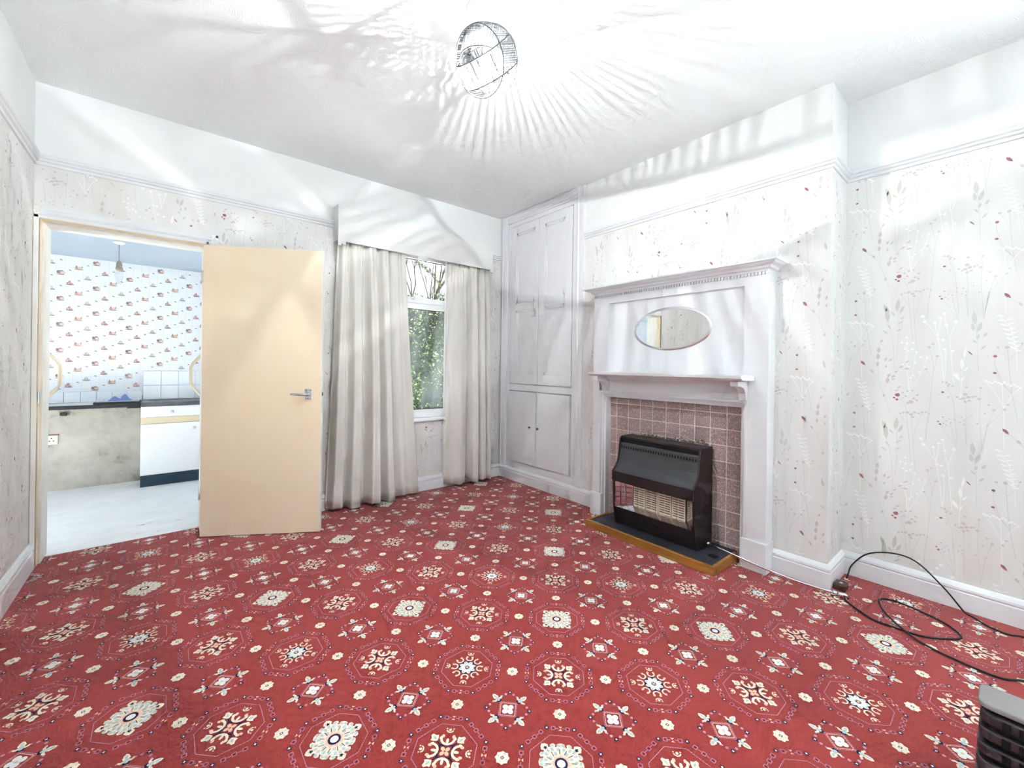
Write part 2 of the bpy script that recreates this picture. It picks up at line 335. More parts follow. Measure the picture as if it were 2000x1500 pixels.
# ------------------------------------------------------------------ carpet medallions
CR, TE, NA, MA, PE, WH = range(6)
YARN = ['yarn_cream', 'yarn_teal', 'yarn_navy', 'yarn_mauve', 'yarn_peach', 'yarn_white']
def rot(pts, a): c, s = math.cos(a), math.sin(a); return [(x * c - y * s, x * s + y * c) for x, y in pts]
def sft(pts, dx, dy): return [(x + dx, y + dy) for x, y in pts]
def line(a, b, w):
    dx, dy = b[0] - a[0], b[1] - a[1]; l = math.hypot(dx, dy) or 1; nx, ny = -dy / l * w / 2, dx / l * w / 2
    return [(a[0] - nx, a[1] - ny), (b[0] - nx, b[1] - ny), (b[0] + nx, b[1] + ny), (a[0] + nx, a[1] + ny)]
def starp(r, k, inner): return [((r if i % 2 == 0 else r * inner) * math.cos(PI * i / k), (r if i % 2 == 0 else r * inner) * math.sin(PI * i / k)) for i in range(2 * k)]
def arc(r, w0, a0, a1, n, cx=0, cy=0):
    out = []
    for i in range(n):
        t0, t1 = a0 + (a1 - a0) * i / n, a0 + (a1 - a0) * (i + 1) / n
        out.append([(cx + (r - w0 / 2) * math.cos(t0), cy + (r - w0 / 2) * math.sin(t0)), (cx + (r + w0 / 2) * math.cos(t0), cy + (r + w0 / 2) * math.sin(t0)), (cx + (r + w0 / 2) * math.cos(t1), cy + (r + w0 / 2) * math.sin(t1)), (cx + (r - w0 / 2) * math.cos(t1), cy + (r - w0 / 2) * math.sin(t1))])
    return out
def border():
    p = []
    V = [rot([(0.115, 0.053)], k * PI / 2)[0] for k in range(4)]; V2 = [rot([(0.053, 0.115)], k * PI / 2)[0] for k in range(4)]
    ring = []
    for k in range(4): ring += [V[k], V2[k]]
    for i in range(8):
        a, b = ring[i], ring[(i + 1) % 8]
        p.append((NA, 0, sft(starp(0.0088, 6, 0.6), *a))); p.append((WH, 1, sft(starp(0.0048, 4, 0.45), *a)))
        diag = i % 2 == 0
        ang = math.atan2(b[1] - a[1], b[0] - a[0])
        for t in (0.24, 0.5, 0.76):
            c = (a[0] + (b[0] - a[0]) * t, a[1] + (b[1] - a[1]) * t)
            if diag and t == 0.5:
                for s in (-1, 1): p.append((PE, 0, sft(rot([(0, 0.001 * s), (-0.006, 0.0075 * s), (0.006, 0.0075 * s)], ang), *c)))
                continue
            sq = rot([(-.0058, -.0058), (.0058, -.0058), (.0058, .0058), (-.0058, .0058)], ang)
            for j in range(4): p.append((MA, 0, line(tuple(q + w for q, w in zip(sq[j], c)), tuple(q + w for q, w in zip(sq[(j + 1) % 4], c)), 0.0018)))
            p.append((NA, 1, ell(c[0], c[1], .0024, .0024, 6)))
        for t0, t1 in ((0.32, 0.42), (0.58, 0.68)):
            p.append((MA, 0, line((a[0] + (b[0] - a[0]) * t0, a[1] + (b[1] - a[1]) * t0), (a[0] + (b[0] - a[0]) * t1, a[1] + (b[1] - a[1]) * t1), 0.002)))
    r2 = [(x * 0.775, y * 0.80) if abs(x) > abs(y) else (x * 0.80, y * 0.775) for x, y in ring]
    for i in range(8):
        a, b = r2[i], r2[(i + 1) % 8]; n = 9
        for j in range(n):
            t0, t1 = j / n, (j + 0.82) / n
            p.append((MA, 0, line((a[0] + (b[0] - a[0]) * t0, a[1] + (b[1] - a[1]) * t0), (a[0] + (b[0] - a[0]) * t1, a[1] + (b[1] - a[1]) * t1), 0.0022)))
    return p
def flourish(d):
    p = []
    for k in range(4):
        a = PI / 4 + k * PI / 2
        for q in arc(0.011, 0.0042, PI / 2 + .3, 3 * PI / 2 - .3, 5, d - .004, 0): p.append((CR, 0, rot(q, a)))
        p.append((CR, 1, rot(ell(d - .006, 0, .0052, .0045, 8), a))); p.append((PE, 1, rot(ell(d - .002, .0105, .003, .003, 6), a))); p.append((PE, 1, rot(ell(d - .002, -.0105, .003, .003, 6), a)))
    return p
def medal_cross():
    p = border() + flourish(0.080)
    for k in range(4): p.append((NA, 0, line(*[rot([(0.029, 0)], (k + j) * PI / 2)[0] for j in (0, 1)], 0.005))); p.append((PE, 1, rot(ell(.010, 0, .0082, .0062, 8), k * PI / 2)))
    for k in range(4):
        a = PI / 4 + k * PI / 2
        for q in arc(0.021, 0.0078, PI * .42, PI * 1.58, 9, .044, 0): p.append((CR, 2, rot(q, a)))
        for s in (-1, 1): p.append((PE, 3, rot(ell(.050, .0165 * s, .0066, .0052, 8), a))); p.append((CR, 3, rot(ell(.043, .022 * s, .006, .005, 8), a)))
        p.append((CR, 3, rot(ell(.034, 0, .010, .0048, 8), a)))
        b = k * PI / 2
        p.append((NA, 1, rot(line((.028, 0), (.050, 0), .004), b)))
        p.append((CR, 2, rot([(.044, 0), (.052, .010), (.060, .015), (.064, .008), (.074, .004), (.074, -.004), (.064, -.008), (.060, -.015), (.052, -.010)], b)))
        p.append((TE, 3, rot(ell(.058, 0, .007, .004, 8), b)))
    return p
def medal_flower():
    p = border() + flourish(0.082)
    p.append((NA, 0, starp(0.041, 8, 0.72)))
    for k in range(8):
        a = k * PI / 4 + PI / 8
        p.append((WH, 1, rot(ell(.020, 0, .0125, .0085, 10), a))); p.append((TE, 2, rot(ell(.026, 0, .004, .003, 6), a)))
        b = k * PI / 4
        for q in arc(0.0125, 0.0052, PI * .40, PI * 1.60, 7, .049, 0): p.append((CR, 2, rot(q, b)))
        for s in (-1, 1): p.append((PE, 3, rot(ell(.0545, .0105 * s, .0058, .0046, 8), b)))
    p.append((PE, 3, starp(.008, 4, .5)))
    return p
def medal_lace():
    p = border()
    pts = []
    for k in range(4):
        a = k * PI / 2
        edge = [(0.085, 0), (.080, .008), (.071, .014), (.064, .009), (.060, .013), (.066, .020), (.063, .029), (.055, .031), (.050, .024), (.047, .028), (.053, .037), (.049, .045), (.045, .049), (.037, .053), (.028, .047), (.024, .050), (.031, .055), (.029, .063), (.020, .066), (.013, .060), (.009, .064), (.014, .071), (.008, .080)]
        pts += rot(edge, a)
    p.append((CR, 0, pts))
    for k in range(4):
        a = k * PI / 2
        for x, y in ((.050, .012), (.012, .050), (.038, .026), (.026, .038), (.055, .0), (.033, .010), (.010, .033)): p.append((TE, 1, rot(ell(x, y, .0062, .0045, 8, math.atan2(y, x)), a)))
        for x, y in ((.044, .018), (.018, .044), (.031, .031)): p.append((WH, 2, rot(ell(x, y, .006, .003, 8, math.atan2(y, x) + .6), a)))
        for x, y in ((.060, .020), (.020, .060), (.046, .036), (.036, .046)): p.append((TE, 1, rot(ell(x, y, .007, .004, 8, math.atan2(y, x) + 1.2), a)))
        for b in (0.0, 0.5, 1.0): p.append((NA, 3, rot(line((.030, .004 * b), (.046, .008 * b - .004), .002), a + b * PI / 4)))
        p.append((NA, 3, rot(sft(starp(.0072, 5, .5), .067, 0), a)))
    p.append((PE, 2, starp(.030, 8, .78))); p.append((NA, 3, ell(0, 0, .0195, .0195, 14))); p.append((WH, 4, ell(0, 0, .0125, .0125, 12)))
    return p
def medal_star():
    p = []
    for rr, w, c in ((.041, .0022, MA), (.035, .0026, PE)):
        V = [rot([(rr, 0)], k * PI / 2)[0] for k in range(4)]
        for k in range(4):
            for j in range(7):
                a, b = V[k], V[(k + 1) % 4]; t0, t1 = j / 7, (j + .85) / 7
                p.append((c, 0, line((a[0] + (b[0] - a[0]) * t0, a[1] + (b[1] - a[1]) * t0), (a[0] + (b[0] - a[0]) * t1, a[1] + (b[1] - a[1]) * t1), w)))
    for k in range(4):
        a = k * PI / 2
        p.append((WH, 0, rot(ell(.0125, 0, .0105, .0098, 10), a)))
        p.append((NA, 0, rot(ell(.0465, 0, .006, .0085, 8), a))); p.append((TE, 1, rot(ell(.055, 0, .009, .0062, 10), a)))
        p.append((CR, 0, rot([(.056, -.004), (.066, -.0095), (.078, -.006), (.084, 0), (.078, .006), (.066, .0095), (.056, .004)], a))); p.append((TE, 1, rot(ell(.071, 0, .0075, .0042, 8), a)))
        for s in (-1, 1): p.append((CR, 0, rot([(.052, .003 * s), (.050, .013 * s), (.058, .022 * s), (.061, .017 * s), (.057, .011 * s), (.060, .003 * s)], a)))
        b = a + PI / 4
        p.append((NA, 0, rot(sft(starp(.0088, 6, .6), .073, 0), b))); p.append((WH, 1, rot(sft(starp(.0046, 4, .45), .073, 0), b)))
        for s in (-1, 1):
            for d_, rr in ((.016, .0048), (.029, .003)):
                p.append((MA, 0, rot(ell(.073 - d_ * .62, d_ * s * .86, rr, rr, 7), b)))
    p.append((PE, 1, starp(.005, 4, .5)))
    return p
def medal_small():
    p = [(CR, 0, starp(.0225, 8, .82))]
    for k in range(4): p.append((NA, 1, rot(line((.0035, .0045), (.0035, -.0035), .0020), k * PI / 2))); p.append((TE, 1, rot(ell(.013, .005, .003, .0022, 6), k * PI / 2)))
    return p
def carpet_pattern():
    A, B, X0, Y0 = 0.2450, 0.2480, -1.8185, -1.636
    kinds = {'C': medal_cross(), 'F': medal_flower(), 'L': medal_lace(), 'S': medal_star(), 's': medal_small()}
    mb = MB()
    def inside(x, y):
        if x < XL + .02: return False
        if y > -0.02: return DX0 + .005 < x < DX1 - .005 and y < 0.16
        if y > YB - .02: return x < -0.02
        return x < XA - .02 and y > -4.28
    def stamp(k, cx, cy):
        for c, lay, pts in kinds[k]:
            q = [(x + cx, y + cy) for x, y in pts]
            if all(inside(x, y) for x, y in q): mb.poly([(x, y, 0.0007 + 0.00018 * lay) for x, y in q], c)
    for i in range(-7, 10):
        for j in range(-8, 12):
            cx, cy = X0 + A * i, Y0 - B * j
            if (i + j) % 2 == 0:
                k = 'C' if i % 2 else ('L' if ((i + j) // 2) % 2 == 0 else 'F')
                stamp(k, cx, cy)
            else: stamp('S', cx, cy)
            stamp('s', cx + A / 2, cy - B / 2)
    tag(build('carpet_pattern', mb, YARN, FLOOR, weld=False), 'cream, navy and pink woven medallions', kind='stuff')
carpet_pattern()

# ------------------------------------------------------------------ wallpaper print
STEMS = [('g',.0018,[(.0706,-.3003),(.0536,-.1848),(.0446,-.0845),(.0401,-.0003),(.0371,.0377)]),('g',.0016,[(.0508,-.1724),(.0261,-.1316),(.0091,-.0811),(-.0014,-.0343),(.0,-.0043)]),('g',.0014,[(.0491,-.1683),(.0205,-.1276),(-.0004,-.0797)]),('g',.0012,[(.0413,-.0172),(.0193,.0152),(.008,.0384)]),('g',.0012,[(.0413,-.0172),(.0678,.0162),(.0806,.0558)]),('g',.0014,[(-.4845,-.0342),(-.445,-.0792),(-.4217,-.1167),(-.3945,-.2048),(-.3677,-.3011)]),('g',.001,[(-.4139,.0727),(-.4218,-.0369),(-.4164,-.1215)]),('g',.001,[(-.3946,-.1949),(-.3843,-.1204),(-.359,-.0804),(-.3026,-.0265)]),('g',.0014,[(-.3397,-.2062),(-.3072,-.2569),(-.2952,-.4087),(-.2834,-.5546)]),('g',.0014,[(-.2858,-.3074),(-.2776,-.4443),(-.2679,-.5943)]),('g',.0014,[(-.3279,-.305),(-.2991,-.371),(-.2879,-.4459)]),('g',.0014,[(-.2451,-.2939),(-.2713,-.3865),(-.2774,-.4633)]),('g',.0014,[(-.2185,-.2913),(-.2298,-.3624),(-.2303,-.4372)]),('g',.0014,[(-.1589,-.1353),(-.133,-.2243),(-.1259,-.3316),(-.1188,-.4294)]),('g',.0014,[(-.0936,-.2124),(-.0895,-.3273),(-.0884,-.438)]),('g',.0013,[(-.1759,-.342),(-.1469,-.402),(-.1185,-.4562)]),('g',.0013,[(-.1445,-.3247),(-.1346,-.3867),(-.1198,-.4519)]),('g',.0013,[(-.0955,-.328),(-.092,-.3809),(-.0884,-.438)]),('g',.0013,[(-.044,-.1565),(-.0469,-.2788),(-.0372,-.4559)]),('g',.0013,[(-.0016,-.2571),(-.0223,-.3368),(-.0372,-.4559)]),('g',.0013,[(.0326,-.2497),(-.0001,-.2998),(-.0206,-.3322),(-.0356,-.4426)]),('g',.0013,[(-.2219,.0482),(-.2047,-.0355),(-.21,-.1561),(-.2303,-.4372)]),('g',.0013,[(-.1921,.0014),(-.2042,-.0818)]),('g',.0013,[(-.2327,-.0637),(-.2104,-.119)]),('g',.0014,[(-.0646,-.4474),(-.0546,-.5857),(-.0522,-.7163)]),('b',.0012,[(-.3848,-.421),(-.3616,-.5352),(-.3526,-.6993)]),('b',.0012,[(-.3415,-.3762),(-.3367,-.492),(-.3459,-.6491)]),('w',.0024,[(-.244,.1962),(-.1911,.0998),(-.1748,-.0207),(-.1688,-.1162)]),('w',.0024,[(-.202,.1687),(-.1911,.0998)]),('w',.0024,[(-.1695,.2169),(-.1614,.1566),(-.1482,.0737),(-.134,-.1302)]),('w',.0024,[(-.1295,.1685),(-.1484,.0953)]),('w',.0024,[(-.1627,.0343),(-.1618,-.067),(-.1663,-.1167)]),('w',.0024,[(-.1819,.1955),(-.1911,.0998)]),('w',.0016,[(-.305,.0703),(-.307,-.0052),(-.297,-.1742)]),('w',.0016,[(-.269,.0237),(-.2766,-.0347),(-.2943,-.1746)]),('w',.0016,[(-.2288,-.0081),(-.257,-.1062),(-.305,-.2032)]),('w',.0016,[(-.3206,-.0403),(-.2977,-.1058),(-.297,-.1742)]),('w',.002,[(.011,.1916),(.046,.1346),(.0639,.0298),(.0668,-.0636)]),('w',.002,[(-.0261,-.1238),(-.0034,-.1624),(.0279,-.2356),(.0306,-.4372)]),('w',.002,[(.0226,-.1304),(.027,-.2354)]),('w',.002,[(.0779,-.1419),(.0531,-.1799),(.0288,-.2424)]),('w',.002,[(-.1013,-.0095),(-.1074,-.1212),(-.1089,-.22)])]
DOTS = [('r',-.0,.0,.0072),('r',-.0004,-.0797,.0061),('m',.008,.0401,.0055),('m',.037,.0419,.0076),('m',.0806,.0575,.0042),('r',-.3397,-.2033,.0107),('r',-.3416,-.2286,.0064),('r',-.3525,-.2197,.0051),('m',-.3185,-.1904,.0049),('m',-.301,-.1816,.0056),('m',-.2823,-.1787,.0048),('m',-.3077,-.2089,.0056),('m',-.2629,-.2012,.0061),('m',-.2865,-.238,.0103),('m',-.2764,-.2182,.0062),('m',-.2647,-.2268,.0061),('m',-.299,-.2447,.0063),('m',-.3182,-.2192,.0042),('m',-.328,-.3021,.0057),('m',-.3153,-.296,.0049),('m',-.2999,-.2945,.007),('m',-.2859,-.3046,.0089),('m',-.2722,-.2918,.0061),('m',-.2789,-.3172,.0062),('m',-.2572,-.2951,.0054),('g',-.2452,-.2892,.006),('g',-.2305,-.2859,.0053),('g',-.2185,-.2913,.0046),('m',-.1716,-.1285,.0044),('m',-.1589,-.1308,.0057),('m',-.1494,-.1394,.0056),('m',-.1369,-.1479,.0049),('m',-.1525,-.1477,.0044),('m',-.1838,-.1915,.0026),('r',-.1711,-.1797,.0057),('g',-.1519,-.2031,.005),('m',-.0911,-.1501,.006),('m',-.0938,-.1858,.0078),('m',-.0847,-.1994,.0077),('m',-.0996,-.2057,.0072),('m',-.0804,-.2167,.0059),('m',-.0935,-.223,.0066),('m',-.1087,-.2108,.0054),('m',-.121,-.201,.0055),('m',-.0699,-.1975,.0059),('g',-.0599,-.1942,.0058),('r',-.1856,-.3294,.0038),('r',-.1785,-.3423,.0051),('r',-.1699,-.3057,.0025),('m',-.1664,-.3363,.0038),('m',-.1571,-.3234,.0038),('m',-.1477,-.3142,.0031),('m',-.1414,-.3289,.0037),('m',-.1262,-.2957,.0031),('m',-.1279,-.3138,.0037),('m',-.1569,-.3443,.0031),('m',-.1048,-.2988,.0036),('m',-.0956,-.3156,.0036),('m',-.1106,-.3262,.0036),('m',-.0954,-.3343,.0042),('m',-.072,-.2901,.0035),('g',-.044,-.1521,.0058),('g',-.0493,-.2057,.0075),('g',-.0176,-.2327,.0056),('g',-.0016,-.2554,.0067),('g',.0405,-.2262,.0054),('g',.0326,-.2497,.006),('g',-.0297,-.2727,.0046),('g',-.0529,-.3248,.0052),('g',-.0207,-.3297,.0045),('g',-.2219,.0482,.0079),('g',-.2076,.0645,.0059),('g',-.1921,.0014,.0071),('g',-.2327,-.0637,.006),('w',-.2468,.2082,.008),('w',-.2386,.1797,.0079),('w',-.2021,.1724,.0077),('w',-.1819,.1955,.0076),('w',-.1695,.2169,.0075),('w',-.1615,.1602,.0075),('w',-.1295,.1721,.0073),('w',-.1885,.0882,.0076),('w',-.1732,.084,.0075),('w',-.1678,.0355,.0075),('w',-.1379,.028,.0074),('w',-.3053,.1008,.0055),('w',-.3245,.0753,.0056),('w',-.305,.0703,.0055),('w',-.2803,.0716,.0054),('w',-.313,.0419,.0056),('w',-.2991,.0309,.0055),('w',-.2855,.039,.0055),('w',-.269,.0237,.0054),('w',-.2527,-.0026,.0053),('w',-.2289,-.0044,.0052),('w',-.3206,-.0403,.0056),('w',-.2955,-.0533,.0055),('w',-.2739,-.0315,.0054),('w',-.2573,-.08,.0054),('w',-.2786,-.0982,.0054),('w',-.2894,-.1112,.0055),('w',-.2363,-.0546,.0053),('w',-.0284,-.1185,.0059),('w',-.0184,-.1233,.0058),('w',-.0086,-.1281,.0058),('w',.0011,-.1206,.0057),('w',.0108,-.1253,.0057),('w',.0205,-.13,.0056),('w',.0299,-.1226,.0056),('w',.0394,-.1299,.0056),('w',.0489,-.1372,.0055),('w',.0581,-.1325,.0055),('w',.0674,-.1397,.0054),('w',.0767,-.1469,.0054)]
LEAVES = [('r',-.4948,-.0212,-.4744,-.0471,.0119),('m',-.4516,-.0693,-.4385,-.0891,.0109),('m',-.4106,.078,-.4025,.0967,.0092),('m',-.4201,.0213,-.416,.0546,.0148),('m',-.4217,-.0138,-.4198,.0199,.0159),('m',-.4233,-.0528,-.4218,-.0249,.012),('m',-.3919,-.0222,-.3833,-.0018,.0093),('m',-.3896,-.0607,-.3848,-.0421,.0086),('m',-.376,-.0253,-.3638,-.0086,.0077),('m',-.3825,-.1437,-.3785,-.1106,.0157),('m',-.3795,-.1116,-.3702,-.0892,.0112),('m',-.3656,-.1129,-.3491,-.0967,.0099),('m',-.3541,-.0867,-.338,-.0737,.0079),('m',-.3338,-.0595,-.3159,-.0478,.0084),('m',-.3098,-.0323,-.2954,-.0208,.0069),('m',-.3148,-.0645,-.2925,-.0615,.0084),('m',-.3657,-.1228,-.3486,-.1181,.0066),('m',-.342,-.1684,-.324,-.156,.0078),('m',-.3527,-.1829,-.3344,-.1775,.0074),('m',-.3956,-.2196,-.3933,-.1999,.0099),('g',-.0653,-.4803,-.0698,-.4154,.0174),('g',-.0691,-.5137,-.0746,-.4714,.0137),('g',-.0568,-.518,-.0425,-.468,.0156),('g',-.0376,-.542,-.024,-.5185,.0104),('g',-.0593,-.5525,-.0507,-.5281,.0104),('g',-.0729,-.5538,-.0578,-.573,.0082),('g',-.047,-.6032,-.0273,-.5815,.0095),('g',-.0246,-.6381,-.0203,-.6316,.0039),('r',-.0875,-.6087,-.0705,-.6298,.0054),('b',-.3815,-.4475,-.3886,-.3551,.0195),('b',-.3892,-.3912,-.3994,-.3446,.0114),('b',-.3475,-.3934,-.3389,-.3207,.0176),('b',-.3344,-.4041,-.3171,-.3601,.0132),('b',-.372,-.3907,-.3511,-.4156,.0073),('b',-.403,-.4901,-.3799,-.5117,.0063),('b',-.3463,-.4637,-.3181,-.4414,.0074),('b',-.3502,-.5009,-.3234,-.4832,.0064),('b',-.3866,-.4574,-.3673,-.4846,.0067),('b',-.3312,-.4375,-.3151,-.4166,.007),('w',-.0021,.1939,.0284,.1879,.0071),('w',.0315,.1692,.0555,.175,.0062),('w',.0042,.1727,.0347,.1645,.0072),('w',.0352,.1479,.0591,.1539,.0062),('w',.0105,.1516,.0409,.1412,.0073),('w',.0388,.1267,.0626,.1329,.0062),('w',.0168,.1306,.047,.1181,.0075),('w',.0424,.1056,.0662,.112,.0062),('w',.0232,.1097,.0531,.095,.0076),('w',.046,.0845,.0697,.0911,.0061),('w',.0295,.0889,.0591,.0721,.0078),('w',.0496,.0635,.0732,.0702,.0061),('w',.0359,.0682,.065,.0494,.0079),('w',.0531,.0425,.0767,.0495,.0061),('w',.0423,.0475,.0708,.0268,.0081),('w',.0567,.0216,.0802,.0287,.0061),('w',-.1002,-.0128,-.0934,.0479,.0095),('w',-.1039,-.0653,-.1078,-.0081,.0143),('w',-.1004,-.0754,-.0823,-.0471,.0078),('w',-.1333,-.079,-.111,-.1218,.0151),('w',-.1086,-.1257,-.0969,-.0975,.0073)]
PC = {'r': 0, 'm': 1, 'g': 2, 'b': 3, 'w': 4}
def leafp(x0, y0, x1, y1, w):
    dx, dy = x1 - x0, y1 - y0; l = math.hypot(dx, dy) or 1e-6; nx, ny = -dy / l * w / 2, dx / l * w / 2
    return [(x0, y0), (x0 + dx * .3 + nx, y0 + dy * .3 + ny), (x0 + dx * .65 + nx * .9, y0 + dy * .65 + ny * .9), (x1, y1), (x0 + dx * .65 - nx * .9, y0 + dy * .65 - ny * .9), (x0 + dx * .3 - nx, y0 + dy * .3 - ny)]
def motif_polys():
    rnd = random.Random(3); out = []
    for c, w, pts in STEMS:
        for a, b in zip(pts, pts[1:]): out.append((PC[c], 0, line(a, b, w)))
    for c, x, y, r in DOTS: out.append((PC[c], 1, [(x + r * (0.8 + .35 * rnd.random()) * math.cos(2 * PI * k / 7), y + r * (.7 + .3 * rnd.random()) * math.sin(2 * PI * k / 7)) for k in range(7)]))
    for c, x0, y0, x1, y1, w in LEAVES: out.append((PC[c], 1, leafp(x0, y0, x1, y1, w)))
    return out
MOTIF = motif_polys()
def paper_print(parent, pt, u0, u1, z0, z1, ou, oz, holes=()):
    """repeat the half-drop wildflower motif over a wall: pt(u, z, lift) -> xyz"""
    mb = MB(); W, R = 0.520, 0.635
    i0, i1 = int((u0 - ou) / W) - 1, int((u1 - ou) / W) + 2
    for i in range(i0, i1 + 1):
        for j in range(-4, 6):
            cu, cz = ou + i * W, oz + j * R + (R / 2 if i % 2 else 0)
            for c, lay, pts in MOTIF:
                q = [(cu + x, cz + y) for x, y in pts]
                if any(not (u0 < x < u1 and z0 < y < z1) for x, y in q): continue
                if any(a < x < b and c0 < y < c1 for x, y in q for a, b, c0, c1 in holes): continue
                mb.poly([pt(x, y, 0.0005 + 0.0003 * lay) for x, y in q], c)
    tag(build('wallpaper_print', mb, PRINT, parent, weld=False), 'printed grasses, berries and seed heads', kind='stuff')
paper_print(W_RIGHT, lambda u, z, l: (XA - l, -u, z), -YB + .005, 4.05, 0.13, 2.245, 3.405, 1.239)
paper_print(BREAST, lambda u, z, l: (-l, -u, z), -YC + .03, -YB - .004, 0.13, 2.245, 2.686, 1.244)
paper_print(BREAST, lambda u, z, l: (u, YB - l, z), 0.004, XA - .004, 0.13, 2.245, 0.15, 1.35)
paper_print(W_BACK, lambda u, z, l: (u, -l, z), XL + .02, -0.04, 0.13, 2.245, -1.05, 1.10, holes=((DX0 - .1, -2.47, 0, 2.02), (WX0, WX1, WZ0 - .03, WZ1)))
paper_print(W_LEFT, lambda u, z, l: (XL + l, u, z), YR, -0.04, 0.13, 2.245, -0.35, 1.02)

# ------------------------------------------------------------------ skirting boards and picture rail
SKIRT = [(0, 0), (.020, 0), (.020, .084), (.016, .089), (.021, .097), (.020, .108), (.011, .120), (.004, .127), (0, .127)]
def run(name, prof, place, a, b, mat, label, cat='skirting board', bevel=0):
    return tag(build(name, MB().prism(prof, place, a, b), mat, bevel=bevel), label, cat, kind='structure')
def on_back(p, z, t): return (t, -p, z)
def on_left(p, z, t): return (XL + p, t, z)
def on_breast(p, z, t): return (-p, t, z)
def on_side(p, z, t): return (t, YB - p, z)
def on_alc(p, z, t): return (XA - p, t, z)
run('baseboard_back', SKIRT, on_back, -2.475, 0.0, 'white_gloss', 'white moulded skirting under the window wall')
run('baseboard_left', [(p, z * 1.18) for p, z in SKIRT], on_left, YR, -0.02, 'white_gloss', 'white moulded skirting running up to the doorway', bevel=0)
run('baseboard_cupboard', SKIRT, on_breast, -1.322, -0.02, 'white_gloss', 'white moulded skirting below the tall cupboard')
def sweep(name, prof, path, mat, label, cat):
    """a moulding profile carried round a wall line with mitred corners; the room lies to the left of the path"""
    P = [Vector((x, y)) for x, y in path]; N = []
    for a, b in zip(P, P[1:]): d = (b - a).normalized(); N.append(Vector((-d.y, d.x)))
    rows = []
    for i, p in enumerate(P):
        n1, n2 = N[max(i - 1, 0)], N[min(i, len(N) - 1)]; off = (n1 + n2) / (1 + n1.dot(n2))
        rows.append([(p.x + off.x * q, p.y + off.y * q, z) for q, z in prof])
    mb = MB(); n = len(prof)
    for r0, r1 in zip(rows, rows[1:]): mb.mesh(r0 + r1, [(k, (k + 1) % n, n + (k + 1) % n, n + k) for k in range(n)])
    mb.poly(rows[0]); mb.poly(rows[-1])
    return tag(build(name, mb, mat), label, cat, kind='structure')
sweep('baseboard_right', SKIRT, ((XA, -4.10), (XA, YB), (0, YB), (0, -2.584)), 'white_gloss', 'white moulded skirting stepping around the chimney breast corner', 'skirting board')
RAILP = [(0, 2.243), (.009, 2.243), (.010, 2.258), (.020, 2.263), (.021, 2.273), (.029, 2.279), (.031, 2.293), (.020, 2.302), (0, 2.306)]
RL = 'white picture rail '
sweep('trim_1', RAILP, ((-1.7145, 0), (XL, 0), (XL, YR)), 'white_paint', RL + 'turning the corner over the doorway', 'picture rail')
run('trim_2', RAILP, on_back, -0.214, 0.0, 'white_paint', RL + 'stub between pelmet and cupboard', 'picture rail')
sweep('trim_3', RAILP, ((XA, -4.10), (XA, YB), (0, YB), (0, YC)), 'white_paint', RL + 'stepping around the chimney breast', 'picture rail')

# ------------------------------------------------------------------ doorway: lining, architrave, open door
t7 = thing('trim_4', 'cream and white wooden lining of the kitchen doorway', 'door frame', (DX0, 0.1, 0), kind='structure')
bx('jamb', 'cream_jamb', t7, DX0 - .024, DX0 - .010, -0.018, 0.055, 0, DTOP + .012)
bx('jamb', 'worn_jamb', t7, DX0 - .024, DX0, 0.055, T, 0, DTOP)
bx('jamb', 'cream_jamb', t7, DX1 + .008, DX1 + .024, -0.018, 0.055, 0, DTOP + .012)
bx('jamb', 'worn_jamb', t7, DX1, DX1 + .024, 0.055, T, 0, DTOP)
bx('lintel', 'cream_jamb', t7, DX0 - .024, DX1 + .024, -0.018, 0.055, DTOP + .010, DTOP + .024)
bx('lintel', 'worn_jamb', t7, DX0 - .024, DX1 + .024, 0.055, T, DTOP, DTOP + .024)
bx('strike_plate', 'aluminium', t7, DX0 - .0105, DX0 - .006, 0.008, 0.034, 0.915, 0.985, bevel=.001)
t8 = thing('trim_5', 'white moulded architrave around the kitchen doorway', 'architrave', (-2.9, -0.02, 0), kind='structure')
AR = [(0, 0), (.022, 0), (.022, .014), (.017, .020), (.024, .030), (.017, .046), (.013, .052), (.013, .066), (0, .066)]     # depth out of wall, distance from opening
build('architrave_side', MB().prism([(DX1 + .010 + b, -a) for a, b in AR], lambda p, q, t: (p, q, t), 0, DTOP + .078), 'white_paint', t8)
build('architrave_side', MB().box(XL + .001, DX0 - .010, -.022, 0, 0, DTOP + .078), 'worn_jamb', t8, .003)
build('architrave_head', MB().prism([(-a, DTOP + .012 + b) for a, b in AR], place_y, XL + .001, DX1 + .076), 'white_paint', t8)

HA, HB = Vector((-2.546, -0.053, 0)), Vector((-1.905, -0.440, 0))
HT = (HB - HA).normalized(); HN = Vector((HT.y, -HT.x, 0))                # along the leaf; out of the visible face
DW = (HB - HA).length
def dp(s, t, z): return HA + HT * s + HN * t + Vector((0, 0, z))
def dbox(s0, s1, t0, t1, z0, z1):
    v = [dp(s, t, z) for z in (z0, z1) for s, t in ((s0, t0), (s1, t0), (s1, t1), (s0, t1))]
    return MB().mesh(v, [(0, 3, 2, 1), (4, 5, 6, 7), (0, 1, 5, 4), (1, 2, 6, 5), (2, 3, 7, 6), (3, 0, 4, 7)])
door = thing('door_1', 'plain cream flush door standing open beside the kitchen doorway', 'door', (HA.x, HA.y, 0), kind='structure')
build('leaf', dbox(0, DW - .006, -.036, 0, 0.006, 1.930), 'door_skin', door, .0015)
build('edge_lipping', dbox(DW - .006, DW, -.038, -.0005, 0.006, 1.930), 'door_lip', door, .001)
hs, hz = 0.664, 0.948
hd = build('lever_handle', MB().tube([dp(hs, 0.004, hz), dp(hs, 0.040, hz), dp(hs - .010, 0.048, hz), dp(hs - .040, 0.049, hz + .001), dp(hs - .098, 0.047, hz + .002)], [.009, .0095, .010, .0095, .007], 12), 'aluminium', door)
